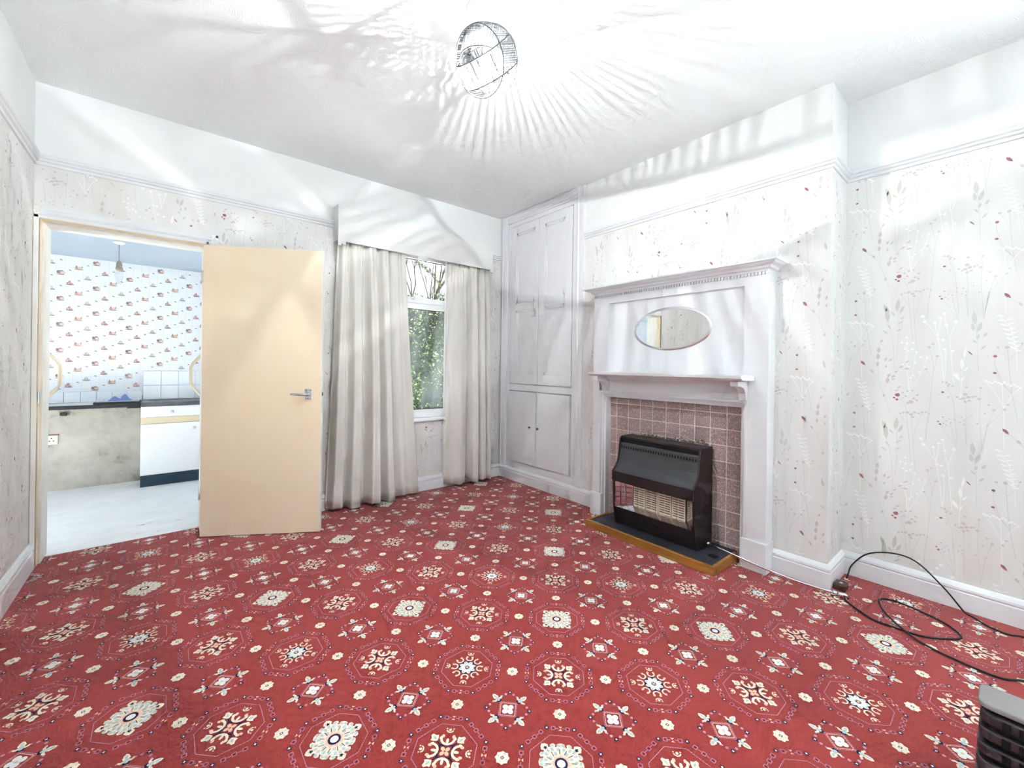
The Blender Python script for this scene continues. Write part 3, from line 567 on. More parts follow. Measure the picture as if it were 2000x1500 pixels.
bp = build('backplate', dbox(hs - .021, hs + .024, 0, .005, hz - .036, hz + .037), 'aluminium', door, .002)
for s, z in ((hs - .012, .026), (hs + .014, .026), (hs, -.027)):
    build('screw', MB().tube([dp(s, .005, hz + z), dp(s, .0062, hz + z)], .0032, 8), 'dark_metal', bp)
build('latch', dbox(DW - .0005, DW + .002, -.026, -.012, hz - .012, hz + .012), 'dark_metal', door)
for z in (0.25, 1.68): build('hinge', MB().tube([dp(-.004, .002, z), dp(-.004, .002, z + .08)], .005, 8), 'aluminium', door)

def grab(label, x0, x1):
    pts = [(x0, .225, 1.232), (x0 + (x1 - x0) * .1, .262, 1.214), (x0 + (x1 - x0) * .85, .262, 1.145), (x1, .262, 1.120), (x1, .262, 1.010), (x0 + (x1 - x0) * .85, .262, .985), (x0 + (x1 - x0) * .1, .262, .915), (x0, .225, .897)]
    tag(build('grab_rail', MB().tube(pts, .0105, 12), 'cream_plastic'), label, 'grab rail', 'grab rails either side of the doorway')
grab('cream bent grab rail on the doorway jamb away from the open door', -3.300, -3.226)
grab('cream bent grab rail half hidden behind the open door hinge side', -2.522, -2.592)

# ------------------------------------------------------------------ window, sill
win = thing('window_1', 'white framed window between the two curtains looking onto a hedge', 'window', (-0.92, 0.08, WZ0), kind='structure')
for b in ((WX0, WX0 + .065, .05, .12, .66, WZ1), (WX1 - .065, WX1, .05, .12, .66, WZ1), (-.628, -.560, .05, .12, .66, WZ1), (WX0, WX1, .05, .12, WZ1 - .07, WZ1), (WX0, WX1, .045, .12, .665, .738), (WX0, WX1, .05, .12, 1.675, 1.735)):
    bx('frame', 'upvc', win, *b, bevel=.004)
sash = bx('sash', 'upvc', win, WX0 + .065, -.628, .038, .10, 1.722, 1.775, bevel=.004)
bx('sash_stay', 'aluminium', sash, -1.02, -.985, .030, .038, 1.752, 1.762, bevel=.002)
for x0, x1 in ((WX0 + .065, -.628), (-.560, WX1 - .065)):
    for z0, z1 in ((.738, 1.675), (1.775 if x0 < -1 else 1.735, WZ1 - .07)):
        p = bx('pane', 'glass', win, x0, x1, .083, .087, z0, z1, bevel=0)
        if z0 < 1: bx('haze_layer', 'pane_haze', p, x0 + .09, x1, .0885, .0890, z0, z1, bevel=0)
        for g in ((x0, x1, .076, .082, z0, z0 + .006), (x0, x1, .076, .082, z1 - .006, z1), (x0, x0 + .006, .076, .082, z0, z1), (x1 - .006, x1, .076, .082, z0, z1)): bx('gasket', 'cable_black', p, *g, bevel=0)
bx('sill', 'upvc', win, WX0 - .03, WX1 + .03, -.035, .06, .640, .664, bevel=.005)

# ------------------------------------------------------------------ pelmet and curtains
pel = thing('pelmet', 'plain white boxed pelmet board above the curtains', 'pelmet', (-.96, -.06, 2.1))
prof = [(-1.714, 2.385), (-1.714, 2.078), (-1.690, 2.078), (-1.690, 2.094), (-1.655, 2.085), (-1.655, 2.112), (-1.032, 2.112), (-1.032, 2.074), (-1.005, 2.082), (-.985, 2.070), (-.965, 2.082), (-.937, 2.074), (-.937, 2.112), (-.250, 2.112), (-.250, 2.094), (-.214, 2.084), (-.214, 2.385)]
build('front_board', MB().prism(prof, lambda p, q, t: (p, t, q), -.122, -.110), 'pelmet_paint', pel, .001)
bx('end_board', 'pelmet_paint', pel, -1.714, -1.702, -.110, 0, 2.125, 2.400)
bx('end_board', 'pelmet_paint', pel, -.226, -.214, -.110, 0, 2.125, 2.385)
bx('top_board', 'pelmet_paint', pel, -1.702, -.226, -.110, 0, 2.340, 2.352)
bx('curtain_track', 'upvc', pel, -1.69, -.24, -.065, -.045, 2.150, 2.165)
def smooth_keys(keys, u):
    for (u0, a), (u1, b) in zip(keys, keys[1:]):
        if u <= u1:
            t = (u - u0) / (u1 - u0); t = t * t * (3 - 2 * t); return a + (b - a) * t
    return keys[-1][1]
def curtain(label, top, bot, keys, z0, bulge=0.0, ztop=2.148):
    mb = MB(); NU, NV = 150, 28; V = []
    rnd = random.Random(len(label))
    for j in range(NV + 1):
        v = j / NV; z = ztop + (z0 - ztop) * v
        xa = top[0] + (bot[0] - top[0]) * (v ** 1.15); xb = top[1] + (bot[1] - top[1]) * (v ** 1.2) + bulge * math.sin(v * PI)
        k = 0.34 + 0.66 * min(1, v * 1.25) ** .7
        for i in range(NU + 1):
            u = i / NU
            y = -0.055 + (smooth_keys(keys, min(1, max(0, u + .012 * math.sin(v * 5 + u * 6) * v))) + 0.055) * k + 0.008 * (1 - v) ** 7 * math.sin(u * 2 * PI * 14)
            x = xa + (xb - xa) * (u + .010 * math.sin(u * 2 * PI * 5 + v * 2))
            V.append((x, min(y, -.022), z + (0.010 * math.sin(u * 17) * v ** 8)))
    F = [(j * (NU + 1) + i, j * (NU + 1) + i + 1, (j + 1) * (NU + 1) + i + 1, (j + 1) * (NU + 1) + i) for j in range(NV) for i in range(NU)]
    mb.mesh(V, F, 0, True)
    c = thing('curtain', label, 'curtain', ((bot[0] + bot[1]) / 2, -.08, 0), 'floor-length curtains at the window')
    o = build('drape', mb, ['curtain_cloth'], c)
    s = o.modifiers.new('cloth', 'SOLIDIFY'); s.thickness = .0025
    hem = MB()                                                   # stitched hem band a little above the floor
    for i in range(NU):
        q = [Vector(V[(NV - 1) * (NU + 1) + i + d]) for d in (0, 1)]
        hem.poly([q[0] + Vector((0, -.003, 0)), q[1] + Vector((0, -.003, 0)), q[1] + Vector((0, -.003, .0035)), q[0] + Vector((0, -.003, .0035))])
    build('hem', hem, 'curtain_lining', c)
    side = V[NU::NU + 1] if 'hinge' in label or 'door' in label else V[0::NU + 1]
    ln = MB()
    for a, b in zip(side, side[1:]):
        sgn = 1 if side[0][0] == V[NU][0] else -1
        ln.poly([(a[0], a[1] + .001, a[2]), (b[0], b[1] + .001, b[2]), (b[0] + sgn * .006, b[1] + .022, b[2]), (a[0] + sgn * .006, a[1] + .022, a[2])])
    build('lining_edge', ln, 'curtain_lining', c)
curtain('wide cream curtain hanging beside the open door', (-1.696, -1.128), (-1.768, -.978),
        [(0, -.030), (.06, -.115), (.13, -.120), (.17, -.045), (.23, -.125), (.32, -.130), (.37, -.040), (.44, -.165), (.52, -.185), (.555, -.055), (.62, -.150), (.69, -.150), (.72, -.045), (.80, -.105), (.90, -.080), (1, -.060)], .018)
curtain('narrower cream curtain hanging next to the tall white cupboard', (-.700, -.236), (-.700, -.212),
        [(0, -.030), (.12, -.085), (.30, -.115), (.42, -.085), (.49, -.040), (.56, -.145), (.65, -.155), (.70, -.045), (.77, -.145), (.84, -.145), (.88, -.050), (.94, -.140), (1, -.125)], .030)

# ------------------------------------------------------------------ tall cupboard built into the alcove
cup = thing('fitted_cupboard', 'tall white fitted cupboard with four doors beside the window', 'cupboard', (0.1, -.57, 0))
mb = MB()
for y0, y1, z0, z1 in ((0, -.150, 0, H), (-1.000, YC, 0, H), (-.150, -1.0, 2.578, H), (-.150, -1.0, .910, .974), (-.150, -1.0, 0, .198), (-.556, -.572, .198, .910)): mb.box(0, .028, y0, y1, z0, z1)
build('face_frame', mb, 'white_gloss', cup)
bx('carcass', 'white_paint', cup, .12, .285, YC + .01, -.01, .05, H - .02, bevel=0)
CA = [(0, 0), (.012, 0), (.018, .012), (.010, .024), (.016, .034), (.016, .060), (.022, .066), (.022, .080), (0, .080)]
build('architrave', MB().prism([(-a, -1.052 - b) for a, b in CA], lambda p, q, t: (p, q, t), .127, H), 'white_gloss', cup)
build('architrave', MB().prism([(-a, -.100 + b) for a, b in CA], lambda p, q, t: (p, q, t), .127, H), 'white_gloss', cup)
build('architrave', MB().prism([(-a, 2.618 + b) for a, b in CA], place_x, -1.052, -.100), 'white_gloss', cup)
def panel_door(y0, y1, panels):
    """y0 > y1; framed door with sunk panels"""
    z0, z1 = .980, 2.572; mb = MB(); x0, x1 = -.006, .022
    ys = [y0, panels[0][0], panels[0][1], y1]
    mb.box(x0, x1, ys[0], ys[1], z0, z1).box(x0, x1, ys[2], ys[3], z0, z1)
    zz = sorted([z0] + [z for p in panels for z in p[2:]] + [z1])
    for a, b in zip(zz[::2], zz[1::2]): mb.box(x0, x1, ys[1], ys[2], a, b)
    d = build('door', mb, 'white_gloss', cup, .002)
    for py0, py1, pz0, pz1 in panels:
        bx('panel', 'white_gloss', d, .004, .016, py0, py1, pz0, pz1, bevel=0)
        fr = MB()
        for w, xo in ((.016, -.002), (.028, .001)):
            fr.box(xo, .005, py0, py0 - w, pz0, pz1).box(xo, .005, py1, py1 + w, pz0, pz1).box(xo, .005, py0, py1, pz0, pz0 + w).box(xo, .005, py0, py1, pz1 - w, pz1)
        build('panel_moulding', fr, 'white_gloss', d, weld=False)
    return d
dl = panel_door(-.158, -.566, [(-.238, -.512, 1.782, 2.498), (-.238, -.512, 1.065, 1.716)])
dr = panel_door(-.570, -.992, [(-.648, -.908, 1.800, 2.492), (-.648, -.908, 1.075, 1.722)])
ct = bx('turn_catch', 'brass_catch', dl, -.016, -.006, -.545, -.520, 1.655, 1.705, bevel=.004)
build('catch_knob', MB().lathe([(.002, 0), (.007, -.004), (.006, -.012), (.001, -.015)], (-.016, -.530, 1.640), 'x', 12), 'aluminium', dl)
for y0, y1, ky in ((-.156, -.553, -.492), (-.578, -.990, -.606)):
    d = bx('door', 'white_gloss', cup, -.016, .018, y0, y1, .203, .904, bevel=.002)
    build('knob', MB().lathe([(.004, 0), (.004, -.010), (.010, -.014), (.011, -.020), (.007, -.026), (.001, -.027)], (-.016, ky, .566), 'x', 14), 'knob_red', d)
for z in (2.36, 1.24):
    bx('butt_hinge', 'white_gloss', dl, -.009, -.004, -.150, -.172, z, z + .075); bx('butt_hinge', 'white_gloss', dr, -.009, -.004, -.978, -1.0, z, z + .075)

# ------------------------------------------------------------------ fireplace: tiles, surround, mirror
tp = thing('fireplace_tiles', 'speckled mauve-brown square tiles behind the gas fire', 'tiled panel', (-.006, -1.92, 0))
bx('grout', 'grout', tp, -.0135, -.0005, -1.431, -2.423, 0, .929, bevel=0)
tile_mesh = {}
ycols = [-1.431] + [-1.491 - .1035 * k for k in range(9)] + [-2.423]; zrows = [.929, .880] + [.880 - .1015 * k for k in range(1, 9)] + [0.0]
rnd = random.Random(5)
for ya, yb in zip(ycols, ycols[1:]):
    for za, zb in zip(zrows, zrows[1:]):
        w, h = abs(ya - yb) - .0045, abs(za - zb) - .0045
        if h < .01: continue
        key = (round(w, 3), round(h, 3))
        if key not in tile_mesh:
            g = MB().box(-.0035, .0035, -w / 2, w / 2, -h / 2, h / 2); o = build('tile', g, 'hearth_tile', tp, .0012, 1); tile_mesh[key] = o.data
        else:
            o = bpy.data.objects.new('tile', tile_mesh[key]); COL.objects.link(o); o.parent = tp
            b = o.modifiers.new('edge', 'BEVEL'); b.width = .0012; b.segments = 1
        z0 = 0 if o.data.vertices[0].co.z < -1e-4 else h / 2
        o.location = Vector((-.0115 + rnd.uniform(-.0008, .0008), (ya + yb) / 2, (za + zb) / 2 - z0)) - tp.location
mb = MB(); rr = random.Random(9)
for k in range(70):
    y = rr.uniform(-1.68, -2.20); z = .664 + abs(rr.gauss(0, .010)); s = rr.uniform(.003, .008)
    mb.lathe([(.0004, -s * .5), (s, -s * .1), (s * .8, s * .4), (.0004, s * .6)], (-.0150 - rr.random() * .004, y, z), 'x', 6)
tag(build('soot_dust', mb, 'dust', tp, weld=False), 'mossy grey dust line above the fire', kind='stuff')

SU = thing('fire_surround', 'white painted wooden fireplace surround with overmantel and shelf', 'fireplace', (-.05, -1.95, 0))
FX, Y0, Y1 = -.100, -1.324, -2.577
leg_l = bx('leg', 'white_gloss', SU, FX, 0, Y0, -1.385, 0, 1.126, bevel=.003)
leg_r = bx('leg', 'white_gloss', SU, FX, 0, -2.469, Y1, 0, 1.126, bevel=.003)
bx('plinth_block', 'white_gloss', leg_l, FX - .014, 0, Y0 + .006, -1.420, 0, .172, bevel=.003)
bx('plinth_block', 'white_gloss', leg_r, FX - .014, 0, -2.446, Y1 - .006, 0, .172, bevel=.003)
bx('frieze', 'white_gloss', SU, FX + .012, 0, -1.400, -2.478, .968, 1.092, bevel=.002)
mb = MB()
for out_, inn, x in ((.046, .030, FX - .004), (.030, .016, FX + .014), (.016, 0, FX + .030)):
    ya, yb, zt = -1.430, -2.424, .930
    mb.box(x, 0, ya + out_, ya + inn, 0, zt + out_).box(x, 0, yb - out_, yb - inn, 0, zt + out_).box(x, 0, ya + inn, yb - inn, zt + inn, zt + out_)
build('opening_moulding', mb, 'white_gloss', SU, .002, weld=False)
mb = MB()
for b in ((Y0, -1.465, 1.125, 1.726), (-2.445, Y1, 1.125, 1.726), (-1.465, -2.445, 1.652, 1.726), (-1.465, -2.445, 1.125, 1.202)): mb.box(FX, 0, *b)
ov = build('overmantel', mb, 'white_gloss', SU, weld=False)
bx('sunk_panel', 'white_gloss', ov, FX + .016, -.02, -1.465, -2.445, 1.202, 1.652, bevel=0)
for b in ((Y0, Y0 + .0, 0, 0),): pass
mb = MB().prism([(0, 1.092), (-.150, 1.092), (-.262, 1.096), (-.272, 1.104), (-.280, 1.106), (-.284, 1.124), (0, 1.126)], place_x, -2.504, -1.420)
sh = build('shelf', mb, 'white_gloss', SU, .0015)
build('bed_moulding', MB().prism([(0, 1.064), (-.112, 1.064), (-.124, 1.080), (-.140, 1.092), (0, 1.092)], place_x, -2.470, -1.450), 'white_gloss', sh)
for y in (-1.447, -2.447):
    pr = [(FX + .01, .976), (-.112, .976), (-.120, .990), (-.128, 1.020), (-.150, 1.048), (-.196, 1.060), (-.232, 1.062), (-.236, 1.090), (FX + .01, 1.090)]
    build('bracket', MB().prism(pr, place_x, y - .022, y + .022), 'white_gloss', SU, .002)
CO = [(0, 1.722), (-.110, 1.722), (-.114, 1.733), (-.128, 1.736), (-.134, 1.750), (-.160, 1.756), (-.170, 1.764), (-.182, 1.766), (-.184, 1.776), (0, 1.778)]
def corn(scale_end):
    mb = MB(); n = len(CO); A, B = [], []
    for x, z in CO:
        e = (-x - .110) if x < -.110 else 0
        A.append((x, -1.335 + e, z)); B.append((x, Y1 + .006 - e * .95, z))
    A[0] = (0, -1.335 + .0, CO[0][1]); f = [(i, (i + 1) % n, n + (i + 1) % n, n + i) for i in range(n)]
    mb.mesh(A + B, f)
    for P in (A, B):                                               # mitred returns back to the wall
        R = [(0, p[1], p[2]) for p in P]; mb.mesh(P + R, [(i, i + 1, n + i + 1, n + i) for i in range(n - 1)])
        mb.poly(R)
    return mb
cn = build('cornice', corn(1), 'white_gloss', SU, .001)
mb = MB(); y = -1.330
while y > Y1: mb.box(-.113, -.099, y, y - .0095, 1.704, 1.720); y -= .019
tag(build('dentil_band', mb, 'white_gloss', cn, weld=False), 'row of tiny dentils', kind='stuff')
mc = (-1.966, 1.427)
def oval(r0, r1, x0, x1, n=64):
    mb = MB(); V = []
    for rx, rz, x in ((r0[0], r0[1], x0), (r1[0], r1[1], x1)): V += [(x, mc[0] + rx * math.cos(2 * PI * k / n), mc[1] + rz * math.sin(2 * PI * k / n)) for k in range(n)]
    mb.mesh(V, [(k, (k + 1) % n, n + (k + 1) % n, n + k) for k in range(n)], 0, True); return mb, V, n
mb, V, n = oval((.266, .132), (.272, .138), FX + .0125, FX + .0150); mb.poly(V[:n]); mir = build('mirror', mb, 'mirror', SU); mir['label'] = 'oval bevelled mirror'
mb, V, n = oval((.280, .145), (.286, .150), FX + .0125, FX + .017); rim = V[:n]
mb.mesh(rim + [(FX + .0125, mc[0] + .266 * math.cos(2 * PI * k / n), mc[1] + .132 * math.sin(2 * PI * k / n)) for k in range(n)], [(k, (k + 1) % n, n + (k + 1) % n, n + k) for k in range(n)], 0, True)
build('mirror_bevel', mb, 'chrome', mir)

hearth = thing('hearth', 'low dark slate hearth with a varnished oak edge under the gas fire', 'hearth', (-.18, -1.95, 0))
bx('slab', 'hearth_slab', hearth, -.345, -.016, -1.506, -2.388, 0, .046, bevel=.002)
bx('oak_edging', 'oak_edge', hearth, -.366, -.345, -1.488, -2.406, 0, .053, bevel=.003)
bx('oak_edging', 'oak_edge', hearth, -.345, -.016 - .098, -1.488, -1.506, 0, .053, bevel=.003)
bx('oak_edging', 'oak_edge', hearth, -.345, -.016 - .040, -2.388, -2.406, 0, .053, bevel=.003)
build('ring_mark', MB().lathe([(.001, 0), (.030, .0003), (.031, 0)], (-.205, -2.331, .0462), 'z', 20), 'black_hole', hearth)

# ------------------------------------------------------------------ gas fire
GF = thing('gas_fire', 'black gas fire with cream radiant panels standing on the hearth', 'gas fire', (-.14, -1.94, .046))
GA, GB = -1.640, -2.240
side = [(-.028, .047), (-.222, .047), (-.250, .165), (-.262, .352), (-.268, .356), (-.270, .424), (-.255, .440), (-.226, .468), (-.206, .510), (-.196, .560), (-.190, .610), (-.182, .650), (-.160, .664), (-.028, .664)]
for y, s in ((GA, -1), (GB, 1)): build('side_panel', MB().prism(side, place_x, y, y + s * .014), 'fire_black', GF, .002)
hood = [(-.264, .354), (-.266, .424), (-.250, .440), (-.222, .468), (-.202, .510), (-.192, .560), (-.186, .608), (-.183, .620), (-.170, .620), (-.176, .560), (-.186, .512), (-.206, .474), (-.236, .444), (-.250, .424), (-.250, .354)]
mb = MB(); n = len(hood)
for i in range(n):
    a, b = hood[i], hood[(i + 1) % n]; ya, yb = GA - .014, GB + .014
    mb.poly([(a[0], ya, a[1]), (b[0], ya, b[1]), (b[0], yb, b[1]), (a[0], yb, a[1])], 1 if i == 0 else 0, smooth=(1 <= i <= 6))
hd = build('hood', mb, ['fire_enamel', 'fire_black'], GF)
bx('top_slot', 'black_hole', GF, -.176, -.030, GA - .014, GB + .014, .620, .646, bevel=0)
bx('top_plate', 'fire_black', GF, -.178, -.028, GA - .014, GB + .014, .648, .662, bevel=.002)
mb = MB()
for k in range(29):
    y = GA - .028 - k * (abs(GB - GA) - .056) / 28; w = .0058
    pts = [(-.1975, y, .5775), (-.1945, y - w, .590), (-.1915, y, .6025), (-.1945, y + w, .590)]
    mb.poly(pts)
tag(build('vent_row', mb, 'black_hole', hd, weld=False), 'row of small diamond vent holes', kind='stuff')
lowp = [(-.222, .050), (-.250, .166), (-.236, .170), (-.205, .050)]
lw = build('lower_panel', MB().prism(lowp, place_x, GA - .014, GB + .014), 'fire_black', GF, .001)
mb = MB()
for k in range(8): mb.box(-.2435, -.239, -1.880 - k * .0148, -1.886 - k * .0148, .117, .127)
build('air_holes', mb, 'black_hole', lw, weld=False)
bx('back_panel', 'fire_black', GF, -.110, -.028, GA - .014, GB + .014, .050, .620, bevel=0)
mb = MB().poly([(-.248, GA - .015, .172), (-.185, GA - .120, .190), (-.185, GA - .120, .350), (-.248, GA - .015, .352)]); build('side_reflector', mb, 'reflector', GF)
mb = MB().poly([(-.248, GB + .015, .172), (-.185, GB + .085, .190), (-.185, GB + .085, .350), (-.248, GB + .015, .352)]); build('side_reflector', mb, 'reflector', GF)
build('floor_reflector', MB().poly([(-.248, GA - .015, .171), (-.248, GB + .015, .171), (-.180, GB + .08, .190), (-.180, GA - .115, .190)]), 'reflector', GF)
bx('fire_box', 'black_hole', GF, -.166, -.112, GA - .020, GB + .020, .170, .360, bevel=0)
for k in range(4):
    ya = GA - .124 - k * .0965; yb = ya - .0925
    rd = bx('radiant', 'radiant_clay', GF, -.186, -.168, ya, yb, .188, .352, bevel=.003)
    mb = MB()
    for c in range(2):
        for r_ in range(9): mb.box(-.1866, -.184, ya - .008 - c * .040, ya - .044 - c * .040, .204 + r_ * .0152, .2085 + r_ * .0152)
    build('radiant_slots', mb, 'black_hole', rd, weld=False)
for y in (-1.700, -1.740, -1.842, -1.975, -2.120, -2.180): build('guard_wire', MB().tube([(-.246, y, .168), (-.250, y, .260), (-.256, y, .356)], .0016, 6), 'wire_steel', GF)
for z in (.205, .240, .275, .310): build('guard_wire', MB().tube([(-.247, GA - .016, z), (-.238, GA - .080, z), (-.190, GA - .118, z)], .0014, 6), 'wire_steel', GF)
build('gas_valve', MB().lathe([(.012, 0), (.012, .02), (.007, .024), (.007, .04)], (-.120, GB - .03, .074), 'y', 12), 'chrome', GF)

gp = thing('gas_pipe', 'thin chrome gas pipe running from the fire to the skirting corner', 'pipe', (-.10, -2.58, 0))
build('tube', MB().tube([(-.120, -2.252, .082), (-.130, -2.330, .073), (-.133, -2.436, .063), (-.131, -2.520, .053), (-.122, -2.600, .041), (-.100, -2.700, .026), (-.082, -2.780, .020), (-.070, -2.850, .019), (-.058, -2.905, .019)], .0056, 10), 'chrome', gp)
build('elbow', MB().tube([(-.062, -2.895, .019), (-.052, -2.925, .020), (-.044, -2.930, .012), (-.040, -2.932, .001)], [.009, .010, .009, .009], 10), 'chrome', gp)
build('compression_nut', MB().lathe([(.009, 0), (.0105, .003), (.0105, .015), (.009, .018)], (-.064, -2.895, .019), 'y', 6), 'aluminium', gp)
wb = thing('wall_box', 'small dark brown junction plate on the floor in the chimney corner', 'junction box', (.06, -2.88, 0))
bx('plate', 'brown_bakelite', wb, .018, .085, -2.860, -2.912, 0, .034, bevel=.004)
build('screw', MB().lathe([(.001, 0), (.009, .001), (.006, .004), (.001, .005)], (.045, -2.888, .034), 'z', 10), 'aluminium', wb)
tag(build('trailing_wire', MB().tube([(-.0205, -1.709, .668), (-.0205, -1.815, .699), (-.0205, -1.915, .714), (-.0205, -2.01, .704), (-.0205, -2.111, .679), (-.0205, -2.17, .62), (-.0205, -2.236, .537), (-.0205, -2.262, .479), (-.0205, -2.270, .389), (-.0205, -2.268, .20), (-.0205, -2.262, .06)], .0013, 6), 'socket_white'), 'thin white wire looping over the fireplace tiles above the fire', 'wire')
def spline(pts, n=8):
    P = [Vector(p) for p in pts]; out = []
    for i in range(len(P) - 1):
        p0, p1, p2, p3 = P[max(i - 1, 0)], P[i], P[i + 1], P[min(i + 2, len(P) - 1)]
        for k in range(n):
            t = k / n; out.append(0.5 * ((2 * p1) + (p2 - p0) * t + (2 * p0 - 5 * p1 + 4 * p2 - p3) * t * t + (3 * p1 - p0 - 3 * p2 + p3) * t ** 3))
    return out + [P[-1]]
tag(build('cable', MB().tube(spline([(.20, -2.880, .006), (.215, -2.884, .03), (.235, -2.895, .075), (.245, -2.95, .150), (.25, -3.024, .188), (.25, -3.104, .199), (.25, -3.171, .172), (.25, -3.262, .081), (.245, -3.318, .012), (.225, -3.352, .005), (.175, -3.400, .005), (.16, -3.458, .005), (.19, -3.52, .005), (.21, -3.75, .005)]), .0036, 8), 'cable_black'),
    'black cable arching up off the carpet against the alcove skirting', 'cable', 'loose black cables')
tag(build('cable', MB().tube(spline([(-.035, -2.918, .010), (-.087, -2.941, .006), (-.173, -3.044, .006), (-.178, -3.116, .006), (-.165, -3.215, .006), (-.085, -3.305, .006), (-.030, -3.325, .006), (.041, -3.278, .006), (.088, -3.189, .006), (.112, -3.085, .006), (.060, -3.040, .008), (-.078, -3.084, .011), (-.205, -3.180, .012), (-.240, -3.245, .006), (-.266, -3.328, .006), (-.275, -3.435, .006), (-.228, -3.496, .006), (-.15, -3.62, .006)]), .0040, 8), 'cable_black'),
    'black cable lying in a flat loop on the carpet', 'cable', 'loose black cables')

# ------------------------------------------------------------------ ribbed black unit at the corner of the picture
BU = thing('vented_unit', 'black ribbed plastic unit with rows of slots on the carpet', 'plastic unit', (-1.01, -3.68, 0))
def capsule(x0, x1, y0, y1, r, z0, z1, n=6):
    pts = []
    for cx, cy, a in ((x1 - r, y1 - r, 0), (x0 + r, y1 - r, PI / 2), (x0 + r, y0 + r, PI), (x1 - r, y0 + r, 3 * PI / 2)):
        pts += [(cx + r * math.cos(a + PI / 2 * k / n), cy + r * math.sin(a + PI / 2 * k / n)) for k in range(n + 1)]
    return MB().prism(pts, lambda p, q, t: (p, q, t), z0, z1)
bx_, by_ = (-1.075, -.968), (-3.95, -3.412)
build('core', capsule(bx_[0] + .014, bx_[1] - .014, by_[0] + .014, by_[1] - .014, .020, .004, .292), 'black_hole', BU)
cp = build('top_cap', capsule(bx_[0] + .006, bx_[1] + .004, by_[0], by_[1] + .004, .022, .288, .302), 'plastic_grey', BU, .004, 3)
slot = None
for k in range(7):
    z1 = .280 - k * .0405
    rb = build('rib', capsule(bx_[0] - .002 * k, bx_[1] + .003, by_[0], by_[1] + .002 * k, .024, max(z1 - .028, 0), z1), 'plastic_black', BU, .006, 3)
    for j in range(16):
        if slot is None: o = build('slot', capsule(-.0022, .0022, -.0075, .0075, .0021, -.0105, .0105, 2), 'black_hole', rb); slot = o.data
        else: o = bpy.data.objects.new('slot', slot); COL.objects.link(o); o.parent = rb
        o.location = Vector((bx_[0] - .002 * k - .0006, -3.458 - j * .028, z1 - .0245)) - wloc(rb)

# ------------------------------------------------------------------ crystal pendant lamp
LX, LY = -1.665, -1.990
LC = Vector((LX, LY, 2.482))
lamp = thing('pendant_lamp', 'round crystal pendant lamp hanging from the ceiling, lit', 'lamp', (LX, LY, 2.35))
build('ceiling_rose', MB().lathe([(.092, 2.700), (.090, 2.694), (.060, 2.688), (.046, 2.686), (.044, 2.676), (.040, 2.672), (.006, 2.668)], (LX, LY, 0), 'z', 32), 'white_paint', lamp)
build('drop_rod', MB().tube([(LX, LY, 2.672), (LX, LY, 2.560)], .0025, 8), 'chrome', lamp)
build('bulb_holder', MB().lathe([(.006, 2.580), (.014, 2.574), (.016, 2.530), (.013, 2.512)], (LX, LY, 0), 'z', 16), 'white_paint', lamp)
build('bulb_skirt', MB().lathe([(.012, 2.514), (.017, 2.500), (.025, 2.478), (.0265, 2.468), (.004, 2.467)], (LX, LY, 0), 'z', 20), 'white_paint', lamp)
bulb = build('bulb', MB().lathe([(.0262, 2.467), (.029, 2.454), (.028, 2.440), (.022, 2.426), (.011, 2.418), (.001, 2.416)], (LX, LY, 0), 'z', 20), 'lit_bulb', lamp)
lt = bpy.data.lights.new('bulb_light', 'POINT'); lt.energy = 17.5; lt.color = (0.95, 0.985, 1.0); lt.shadow_soft_size = 0.002
lo = bpy.data.objects.new('bulb_light', lt); COL.objects.link(lo); lo.location = (LX, LY, 2.446)
cry = None
view = (CAM_POS - LC); view.z = 0; view.normalize(); rgt = Vector((-view.y, view.x, 0))       # directions used only to tilt the bands
for bi, (tilt, azim, R, hb) in enumerate(((math.radians(9), -.69, .113, .098), (math.radians(52), -2.85, .124, .098), (math.radians(58), .15, .129, .098))):
    ax = Vector((math.sin(tilt) * math.cos(azim), math.sin(tilt) * math.sin(azim), math.cos(tilt)))
    e1 = ax.cross(Vector((0.2, 0.3, 0.9))).normalized(); e2 = ax.cross(e1)
    band = thing('crystal_band', None, None, (0, 0, 0)); band.parent = lamp; band.location = LC - lamp.location
    off = ax * (.030, -.004, -.004)[bi]
    for s in (-1, 1):
        ring = [LC + off + ax * (hb / 2 * s) + (e1 * math.cos(2 * PI * k / 48) + e2 * math.sin(2 * PI * k / 48)) * R for k in range(48)]
        build('hoop', MB().tube(ring, .0026, 6, closed=True), 'hoop_grey', band)
    N = 26
    for k in range(N):
        a = 2 * PI * k / N; rad = e1 * math.cos(a) + e2 * math.sin(a); tan = ax.cross(rad)
        if cry is None:
            w, h, d = .0125, hb / 2 - .002, .0035
            g = MB().prism([(-w, 0), (-w * .5, -d), (w * .5, -d), (w, 0), (w * .5, d), (-w * .5, d)], lambda p, q, t: (p, q, t), -h, h)
            o = build('crystal', g, 'crystal', band); cry = o.data; shift = -h
            for vv in cry.vertices: vv.co.z += shift
        else: o = bpy.data.objects.new('crystal', cry); COL.objects.link(o); o.parent = band
        m = Matrix.Identity(4); m.col[0][:3] = tan; m.col[1][:3] = rad; m.col[2][:3] = ax
        m.translation = off + rad * R; o.matrix_basis = m

